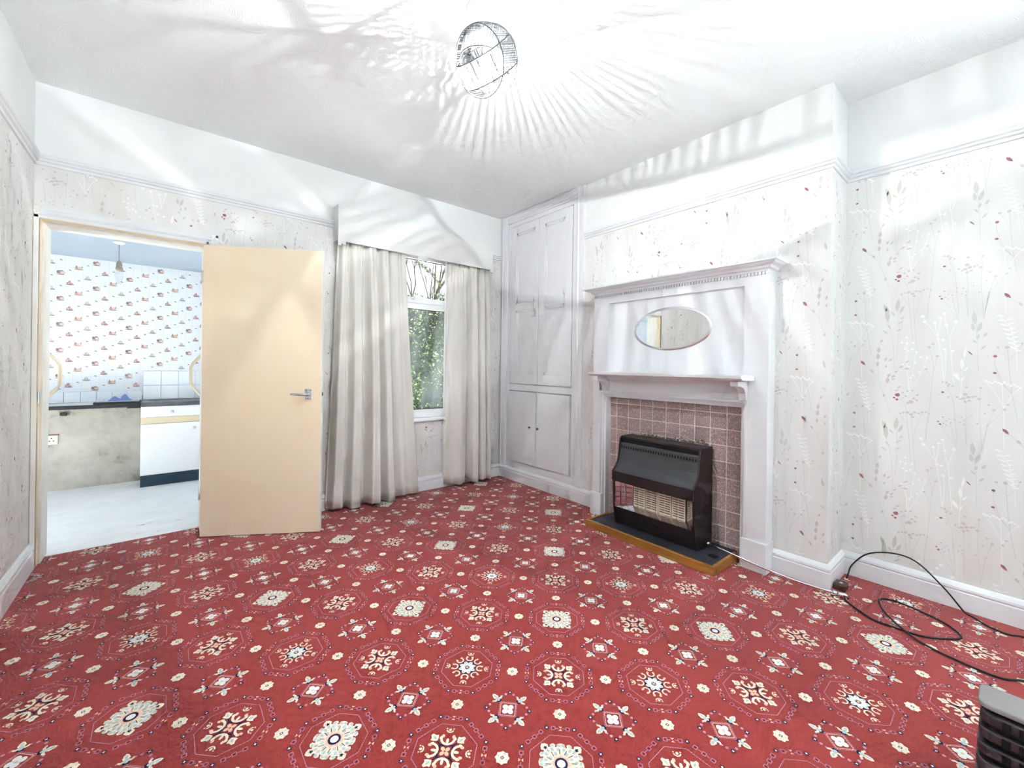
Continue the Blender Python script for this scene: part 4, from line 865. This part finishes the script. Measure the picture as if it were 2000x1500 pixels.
# ------------------------------------------------------------------ kitchen beyond the doorway
st = lambda n, mb, m, l, c: tag(build(n, mb, m, weld=False), l, c, kind='structure')
st('kitchen_floor', MB().box(KXL - .1, KXR + .1, .165, KY + .05, -.08, -.004), 'kitchen_lino', 'grubby white vinyl floor of the kitchen', 'floor')
st('kitchen_ceiling', MB().box(KXL, KXR, T, KY, KZ, KZ + .1), 'kitchen_ceiling', 'blue-white textured kitchen ceiling', 'ceiling')
KW = st('wall_kitchen_back', MB().box(KXL, KXR + .2, KY, KY + .15, .82, KZ + .1, 0).box(KXL, KXR + .2, KY, KY + .15, -.08, .82, 1), ['kitchen_paper', 'dirty_plaster'], 'kitchen wall with fruit-and-jar printed paper', 'wall')
mb = MB()
for y0, y1, z0, z1 in ((T, .26, 0, KZ), (.94, KY, 0, KZ), (.26, .94, 0, .35), (.26, .94, 2.00, KZ)): mb.box(KXL - .15, KXL, y0, y1, z0, z1)
st('wall_kitchen_left', mb, 'kitchen_paper', 'kitchen side wall away from its window', 'wall')
mb = MB()
for y0, y1, z0, z1 in ((T, .30, 0, KZ), (1.82, KY, 0, KZ), (.30, 1.82, 0, .30), (.30, 1.82, 2.02, KZ)): mb.box(KXR, KXR + .2, y0, y1, z0, z1)
st('wall_kitchen_right', mb, 'white_paint', 'kitchen outer wall with a window', 'wall')
mb = MB().box(KXL, XL - .15, .10, T, 0, KZ); st('wall_kitchen_front', mb, 'white_paint', 'kitchen wall left of the doorway', 'wall')
st('wall_kitchen_header', MB().box(KXL - .15, KXR + .2, T, KY + .15, KZ + .1, H), 'white_paint', 'roof void above the kitchen', 'roof')
kw = thing('window_2', 'white framed kitchen window in the outer wall', 'window', (KXR + .05, 1.15, .85), kind='structure')
for b in ((.30, .36, .30, 2.02), (1.76, 1.82, .30, 2.02), (.36, 1.76, .30, .36), (.36, 1.76, 1.96, 2.02)): bx('frame', 'upvc', kw, KXR + .04, KXR + .10, *b)
bx('pane', 'glass', kw, KXR + .068, KXR + .072, .36, 1.76, .36, 1.96, bevel=0)
k4 = thing('fill_window_4', 'kitchen window added out of sight for fill sunlight', 'window', (KXL - .08, 1.1, 1.40), kind='structure')  # extra opening, its sun patch on the floor brightens the kitchen
for b in ((.26, .30, .35, 2.00), (.90, .94, .35, 2.00), (.30, .90, .35, .39), (.30, .90, 1.96, 2.00)): bx('frame', 'upvc', k4, KXL - .10, KXL - .05, *b)
bx('pane', 'glass', k4, KXL - .077, KXL - .073, .30, .90, .39, 1.96, bevel=0)
def kitchen_print():
    mb = MB(); rnd = random.Random(2); y = KY
    def P(pts, c, l): mb.poly([(px, y - .0005 - .0002 * l, pz) for px, pz in pts], c)
    def ok(x, z): return KXL + .05 < x < KXR - .05 and 0.89 < z < KZ - .02 and not (x > -2.93 and z < 1.085)
    for i in range(-22, 25):
        x = -3.461 + .0565 * i; P(line((x + .028, .88), (x + .028, KZ - .003), .0014), 0, 0)
        for k in range(-6, 8):
            z0 = 1.933 - .0865 * i + .23 * (k + round(.0865 * i / .23)); t = i % 4
            if ok(x, z0):
                if t == 0:
                    P(ell(x + .006, z0, .019, .017, 10), 1, 1); P(ell(x + .010, z0 - .002, .013, .012, 9), 3, 2); P(ell(x - .014, z0 + .004, .010, .014, 8), 2, 2); P(ell(x, z0 - .016, .026, .004, 8), 2, 1); P(ell(x + .004, z0 + .016, .012, .004, 8), 2, 3)
                elif t == 1:
                    P(ell(x - .008, z0 - .003, .013, .012, 9), 1, 1); P(ell(x + .010, z0 - .006, .011, .009, 9), 1, 1); P(ell(x - .001, z0 + .012, .009, .009, 8), 1, 2); P(ell(x - .008, z0 - .004, .006, .006, 7), 3, 3); P(ell(x + .002, z0 - .014, .027, .004, 8), 2, 1); P(ell(x + .020, z0 - .012, .007, .004, 6), 5, 2)
                elif t == 2:
                    P(ell(x - .012, z0 - .002, .014, .013, 9), 1, 1); P(ell(x + .008, z0 - .001, .015, .014, 9), 3, 2); P(ell(x + .020, z0 + .008, .004, .012, 7), 1, 3); P(ell(x - .016, z0 + .010, .004, .010, 7), 2, 2); P(ell(x, z0 - .015, .030, .005, 8), 1, 3)
                else:
                    P(ell(x, z0 + .002, .013, .016, 9), 4, 1); P(ell(x + .002, z0 + .004, .008, .010, 8), 3, 2); P(ell(x - .014, z0 - .008, .010, .006, 7), 4, 2); P(ell(x + .014, z0 - .010, .011, .005, 7), 5, 2); P(ell(x, z0 - .014, .026, .003, 8), 2, 1)
            zs = z0 + .115
            if ok(x, zs): P(ell(x, zs, .008, .005, 6), 5, 1); P(ell(x + .006, zs - .003, .006, .003, 6), 2, 2)
    z = .89
    while z < KZ: P(line((KXL + .05, z), (KXR - .05, z), .0012), 0, 0); z += .0575
    tag(build('paper_print', mb, ['kp_line', 'kp_red', 'kp_dark', 'kp_sand', 'kp_olive', 'kp_slate'], KW, weld=False), 'rows of small jars and fruit on a tile grid', kind='stuff')
kitchen_print()
CX0 = -2.905
cab = thing('base_cabinet', 'white kitchen base cabinet with one drawer and one door', 'cabinet', (-2.62, 1.78, 0))
bx('carcass', 'cab_white', cab, CX0, -2.30, 1.640, KY - .01, .10, .735)
bx('plinth', 'cab_plinth', cab, CX0 + .002, -2.30, 1.628, 1.645, -.004, .100)
bx('fascia', 'cab_cream', cab, CX0, -2.30, 1.628, 1.641, .574, .634)
dw = bx('drawer', 'cab_white', cab, CX0, -2.30, 1.618, 1.641, .636, .735)
dd = bx('door', 'cab_white', cab, CX0, -2.30, 1.618, 1.641, .103, .572)
KN = [(.004, 0), (.004, -.012), (.014, -.016), (.015, -.024), (.010, -.030), (.001, -.031)]
build('knob', MB().lathe(KN, (-2.680, 1.618, .682), 'y', 16), 'chrome', dw); build('knob', MB().lathe(KN, (-2.512, 1.618, .517), 'y', 16), 'chrome', dd)
bx('mounting_rail', 'cab_white', cab, CX0, -2.30, KY - .03, KY - .012, .50, .735)
tag(bx('worktop', 'worktop_steel', None, CX0, -2.28, 1.602, KY - .002, .737, .775, bevel=.004), 'grey worktop lying on the white kitchen cabinet', 'worktop')
ct = thing('counter_shelf', 'white topped counter shelf with a black front edge beside the cabinet', 'counter', (-3.4, 1.77, .74))
bx('top', 'worktop_white', ct, -4.2, CX0 - .004, 1.620, KY - .002, .752, .770)
bx('front_edge', 'worktop_black', ct, -4.2, CX0 - .004, 1.606, 1.620, .738, .770)
bx('batten', 'worktop_black', ct, -3.0, CX0 - .004, 1.64, KY - .01, .725, .751)
def tiled(name, label, x0, nx, px, z0, nz, pz):
    tpn = thing(name, label, 'wall tiles', (x0, KY, z0)); me = None
    bx('grout', 'kp_line', tpn, x0, x0 + nx * px, KY - .004, KY - .0012, z0, z0 + nz * pz, bevel=0)
    for i in range(nx):
        for j in range(nz):
            if me is None: o = build('tile', MB().box(0, px - .003, -.010, -.0035, 0, pz - .003), 'tile_white', tpn, .0015, 1); me = o.data; dx = Vector(((px - .003) / 2, -.00675, 0))
            else:
                o = bpy.data.objects.new('tile', me); COL.objects.link(o); o.parent = tpn; b = o.modifiers.new('edge', 'BEVEL'); b.width = .0015; b.segments = 1
            o.location = Vector((x0 + i * px + .0015, KY, z0 + j * pz + .0015)) + dx - tpn.location
tiled('tile_upstand', 'single row of white tiles above the kitchen counter shelf', -3.951, 10, .1040, .771, 1, .100)
tiled('tile_splashback', 'white square wall tiles above the grey kitchen worktop', -2.903, 5, .1340, .777, 2, .141)
tr = thing('tray', 'flat black-edged tray lying on the counter shelf', 'tray', (-3.06, 1.72, .77))
bx('rim', 'worktop_black', tr, -3.215, -2.912, 1.625, 1.835, .771, .789); bx('inlay', 'worktop_white', tr, -3.205, -2.922, 1.635, 1.825, .789, .793)
rnd = random.Random(4)
def crumple(name, label, cx, cy, z, sx, sy, hh, mat, cat, seed):
    r_ = random.Random(seed); mb = MB(); N = 14; V = []
    hs_ = [[r_.random() for _ in range(6)] for _ in range(6)]
    for j in range(N + 1):
        for i in range(N + 1):
            u, v = i / N, j / N; e = min(u, 1 - u, v, 1 - v) * 4; a = hs_[int(u * 4.99)][int(v * 4.99)]
            V.append((cx + (u - .5) * sx * (1 + .15 * math.sin(v * 9 + seed)), cy + (v - .5) * sy * (1 + .12 * math.sin(u * 8)), z + .003 + hh * min(1, e) * abs(math.sin(u * 7 + seed) * math.cos(v * 6 + seed * 2)) * (.5 + a * .7)))
    F = [(j * (N + 1) + i, j * (N + 1) + i + 1, (j + 1) * (N + 1) + i + 1, (j + 1) * (N + 1) + i) for j in range(N) for i in range(N)]
    mb.mesh(V, F, 0, False); o = build(name, mb, mat); s = o.modifiers.new('cloth', 'SOLIDIFY'); s.thickness = .002; s.offset = 1
    tag(o, label, cat)
crumple('cloth', 'crumpled blue cloth on the kitchen tray', -3.050, 1.725, .795, .145, .13, .055, 'cloth_blue', 'cloth', 3)
crumple('paper', 'folded pale paper under the blue cloth end of the tray', -3.172, 1.72, .794, .065, .12, .030, 'cloth_white', 'paper', 5)
crumple('paper_wrap', 'pale crumpled wrapper on the cabinet end of the tray', -2.944, 1.73, .794, .045, .11, .034, 'cloth_white', 'paper', 8)
so = thing('wall_socket', 'cream double wall socket low on the dirty kitchen wall', 'socket', (-3.53, KY - .01, .40))
pl = bx('faceplate', 'socket_white', so, -3.605, -3.462, KY - .012, KY - .001, .408, .488, bevel=.003)
bx('dark_gap', 'outer_brick', so, -3.605, -3.455, KY - .006, KY - .0008, .486, .498, bevel=0)
for x in (-3.50, -3.57):
    for dx, dz in ((0, .018), (-.012, -.006), (.012, -.006)): bx('pin_hole', 'black_hole', pl, x + dx - .004, x + dx + .004, KY - .0130, KY - .0118, .446 + dz - .004, .446 + dz + .004, bevel=0)
tag(bx('pipe_clip', 'dark_metal', None, -3.452, -3.408, KY - .030, KY - .001, .658, .686, bevel=.003), 'small dark bracket on the wall under the counter shelf', 'bracket')
kp = thing('bulb_pendant', 'bare bulb hanging on a flex from the kitchen ceiling', 'light', (-3.022, 1.0, 1.76))
build('ceiling_rose', MB().lathe([(.036, KZ), (.034, KZ - .010), (.020, KZ - .018), (.006, KZ - .022)], (-3.022, 1.0, 0), 'z', 18), 'socket_white', kp)
build('flex', MB().tube([(-3.022, 1.0, KZ - .02), (-3.021, 1.0, 2.0), (-3.020, 1.0, 1.925)], .0030, 8), 'flex', kp)
build('holder', MB().lathe([(.008, 1.935), (.015, 1.925), (.019, 1.905), (.017, 1.890), (.021, 1.885), (.021, 1.868), (.016, 1.862)], (-3.020, 1.0, 0), 'z', 14), 'bulb_cap', kp)
build('bulb', MB().lathe([(.013, 1.863), (.024, 1.845), (.028, 1.820), (.022, 1.795), (.017, 1.765), (.012, 1.755), (.001, 1.753)], (-3.020, 1.0, 0), 'z', 16), 'bulb_glass', kp)
bd = thing('blue_cupboard', 'blue painted cupboard against the far kitchen wall seen in the mirror', 'cupboard', (-4.62, 1.0, 0))
bx('body', 'blue_paint', bd, KXL + .01, KXL + .40, 1.0, KY - .05, 0, 1.46); bx('door', 'blue_pale', bd, KXL + .40, KXL + .415, 1.05, 1.44, .12, 1.38); bx('door', 'blue_pale', bd, KXL + .40, KXL + .415, 1.48, 1.86, .12, 1.38)

# ------------------------------------------------------------------ windows added behind the viewer for fill daylight
rw = thing('fill_window_3', 'white framed window added behind the viewer for fill daylight', 'window', (-2.8, YR - .08, .10), kind='structure')
for b in ((-3.10, -3.04, .10, 2.45), (-2.56, -2.50, .10, 2.45), (-3.04, -2.56, .10, .16), (-3.04, -2.56, 2.39, 2.45)): bx('frame', 'upvc', rw, b[0], b[1], YR - .12, YR - .06, b[2], b[3])
for x0, x1 in ((-3.04, -2.56),): bx('pane', 'glass', rw, x0, x1, YR - .092, YR - .088, .16, 2.39, bevel=0)

w5 = thing('fill_window_5', 'glazed opening added in the unseen alcove wall for fill daylight', 'window', (XA + .15, -5.75, .10), kind='structure')  # opening put in out of view to light the left wall
for b in ((-6.40, -6.34, .10, 2.45), (-4.16, -4.10, .10, 2.45), (-6.34, -4.16, .10, .16), (-6.34, -4.16, 2.39, 2.45)): bx('frame', 'upvc', w5, XA + .10, XA + .16, *b)
bx('pane', 'glass', w5, XA + .128, XA + .132, -6.34, -4.16, .16, 2.39, bevel=0)

# ------------------------------------------------------------------ garden
st('ground', MB().box(-14, 16, T + .02, 22, -.40, -.16), 'garden_soil', 'garden ground outside', 'ground')
st('bounce_ground', MB().box(-14, 16, -20, YR - .16, -.40, -.06).box(XA + .32, 16, YR - .16, -1.5, -.40, -.06), 'bounce_paving', 'pale unseen ground added behind the viewer to bounce sunlight in', 'bounce_paving')  # bright unseen ground laid to bounce sun up through the rear windows
hg = thing('hedge', 'tall leafy green hedge outside the window', 'hedge', (1.0, 3.3, -.16))
def hedge_top(x): return 2.28 + .22 * max(0, min(1, (x - .2) / .9)) + .07 * math.sin(x * 5) + .05 * math.sin(x * 11)
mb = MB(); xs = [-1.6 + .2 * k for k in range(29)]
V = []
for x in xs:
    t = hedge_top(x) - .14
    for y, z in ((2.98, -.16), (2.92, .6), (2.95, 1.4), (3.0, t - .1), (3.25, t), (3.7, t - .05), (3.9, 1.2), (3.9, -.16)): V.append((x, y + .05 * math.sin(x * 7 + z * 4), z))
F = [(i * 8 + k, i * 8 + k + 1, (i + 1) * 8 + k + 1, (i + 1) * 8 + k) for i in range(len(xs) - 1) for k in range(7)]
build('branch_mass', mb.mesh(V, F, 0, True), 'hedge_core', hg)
mb = MB(); rr = random.Random(12)
def leaf_quad(p, s, ci):
    a, b = rr.uniform(0, 2 * PI), rr.uniform(-1.1, 1.1); d = Vector((math.cos(a) * math.cos(b), math.sin(a) * math.cos(b), math.sin(b))); u = d.cross(Vector((rr.uniform(-1, 1), rr.uniform(-1, 1), rr.uniform(-1, 1)))).normalized()
    mb.poly([p - d * s, p + u * s * .42, p + d * s, p - u * s * .42], ci)
for k in range(15000):
    x = rr.uniform(-1.4, 3.6); t = hedge_top(x); z = rr.uniform(-.1, t)
    depth = .16 * math.sin(x * 6.3 + 1.7 * math.sin(z * 5)) * math.sin(z * 5.1 + x * 2.1)
    y = 2.88 + .05 * math.sin(x * 7 + z * 4) + depth + rr.uniform(-.10, .10)
    if z > t - .25: y += rr.uniform(0, .7)
    leaf_quad(Vector((x, y, z)), rr.uniform(.016, .034), rr.choice((0, 0, 1, 1, 2)))
for k in range(240):                                                                   # a spray arching above the hedge
    t = rr.random(); p = Vector((.30 + .75 * t, 3.1, 2.98 - .42 * t * t + rr.gauss(0, .03))); leaf_quad(p, .022, rr.choice((0, 1)))
tag(build('hedge_foliage', mb, ['leaf_mid', 'leaf_dark', 'leaf_light'], hg, weld=False), 'small glossy hedge leaves', kind='stuff')
build('arching_shoot', MB().tube(spline([(.05, 3.1, 2.2), (.22, 3.1, 2.9), (.45, 3.1, 2.96), (.8, 3.1, 2.78), (1.05, 3.1, 2.55)]), .008, 6), 'bark', hg)
def bare_tree(label, base, h, seed):
    r_ = random.Random(seed); tree = thing('bare_tree', label, 'tree', base, 'leafless trees beyond the hedge'); mb = MB()
    def grow(p, d, l, r, lev):
        q = p + d * l; m = (p + q) / 2 + Vector((r_.gauss(0, .03), r_.gauss(0, .03), 0)) * l
        mb.tube([p, m, q], [r, r * .85, r * .7], 5 if lev < 2 else 3)
        if lev >= 5: return
        for _ in range(3 if lev < 4 else 2):
            nd = (d + Vector((r_.gauss(0, .30), r_.gauss(0, .30), r_.uniform(.0, .35)))).normalized(); grow(q, nd, l * r_.uniform(.62, .86), r * .62, lev + 1)
    grow(Vector(base), Vector((r_.gauss(0, .06), 0, 1)), h * .30, .05, 0)
    build('branches', mb, 'bark', tree, weld=False)
bare_tree('slender leafless tree nearest behind the hedge', (2.35, 6.4, -.16), 6.2, 3)
bare_tree('leafless tree midway between the hedge and the boundary wall', (3.9, 9.2, -.16), 6.4, 8)
bare_tree('leafless tree furthest off beyond the hedge', (5.4, 12.2, -.16), 7.4, 14)
st('bounce_patio', MB().box(KXR + .22, 3.0, T + .04, 2.6, -.15, -.10), 'bounce_stone', 'pale unseen slab added between house and hedge to bounce light', 'bounce_paving')  # slab added outside to throw light into the windows and onto the hedge
nb = thing('sun_blocker', 'tall unseen house-shaped block added to shade the garden', 'sun blocker', (-5.5, 9.0, -.16), kind='structure')  # unseen block put up to keep the sun off the garden
build('wall', MB().box(-8.5, -2.6, 2.35, 16.0, -.16, 15.5), 'outer_brick', nb); build('roof', MB().prism([(-8.8, 15.5), (-2.4, 15.5), (-5.55, 18.0)], lambda p, q, t: (p, t, q), 2.2, 16.1), 'bark', nb)
st('back_fence', MB().box(-10, 16, 13.8, 13.95, -.16, 1.6), 'outer_brick', 'brick boundary wall at the end of the garden', 'wall')
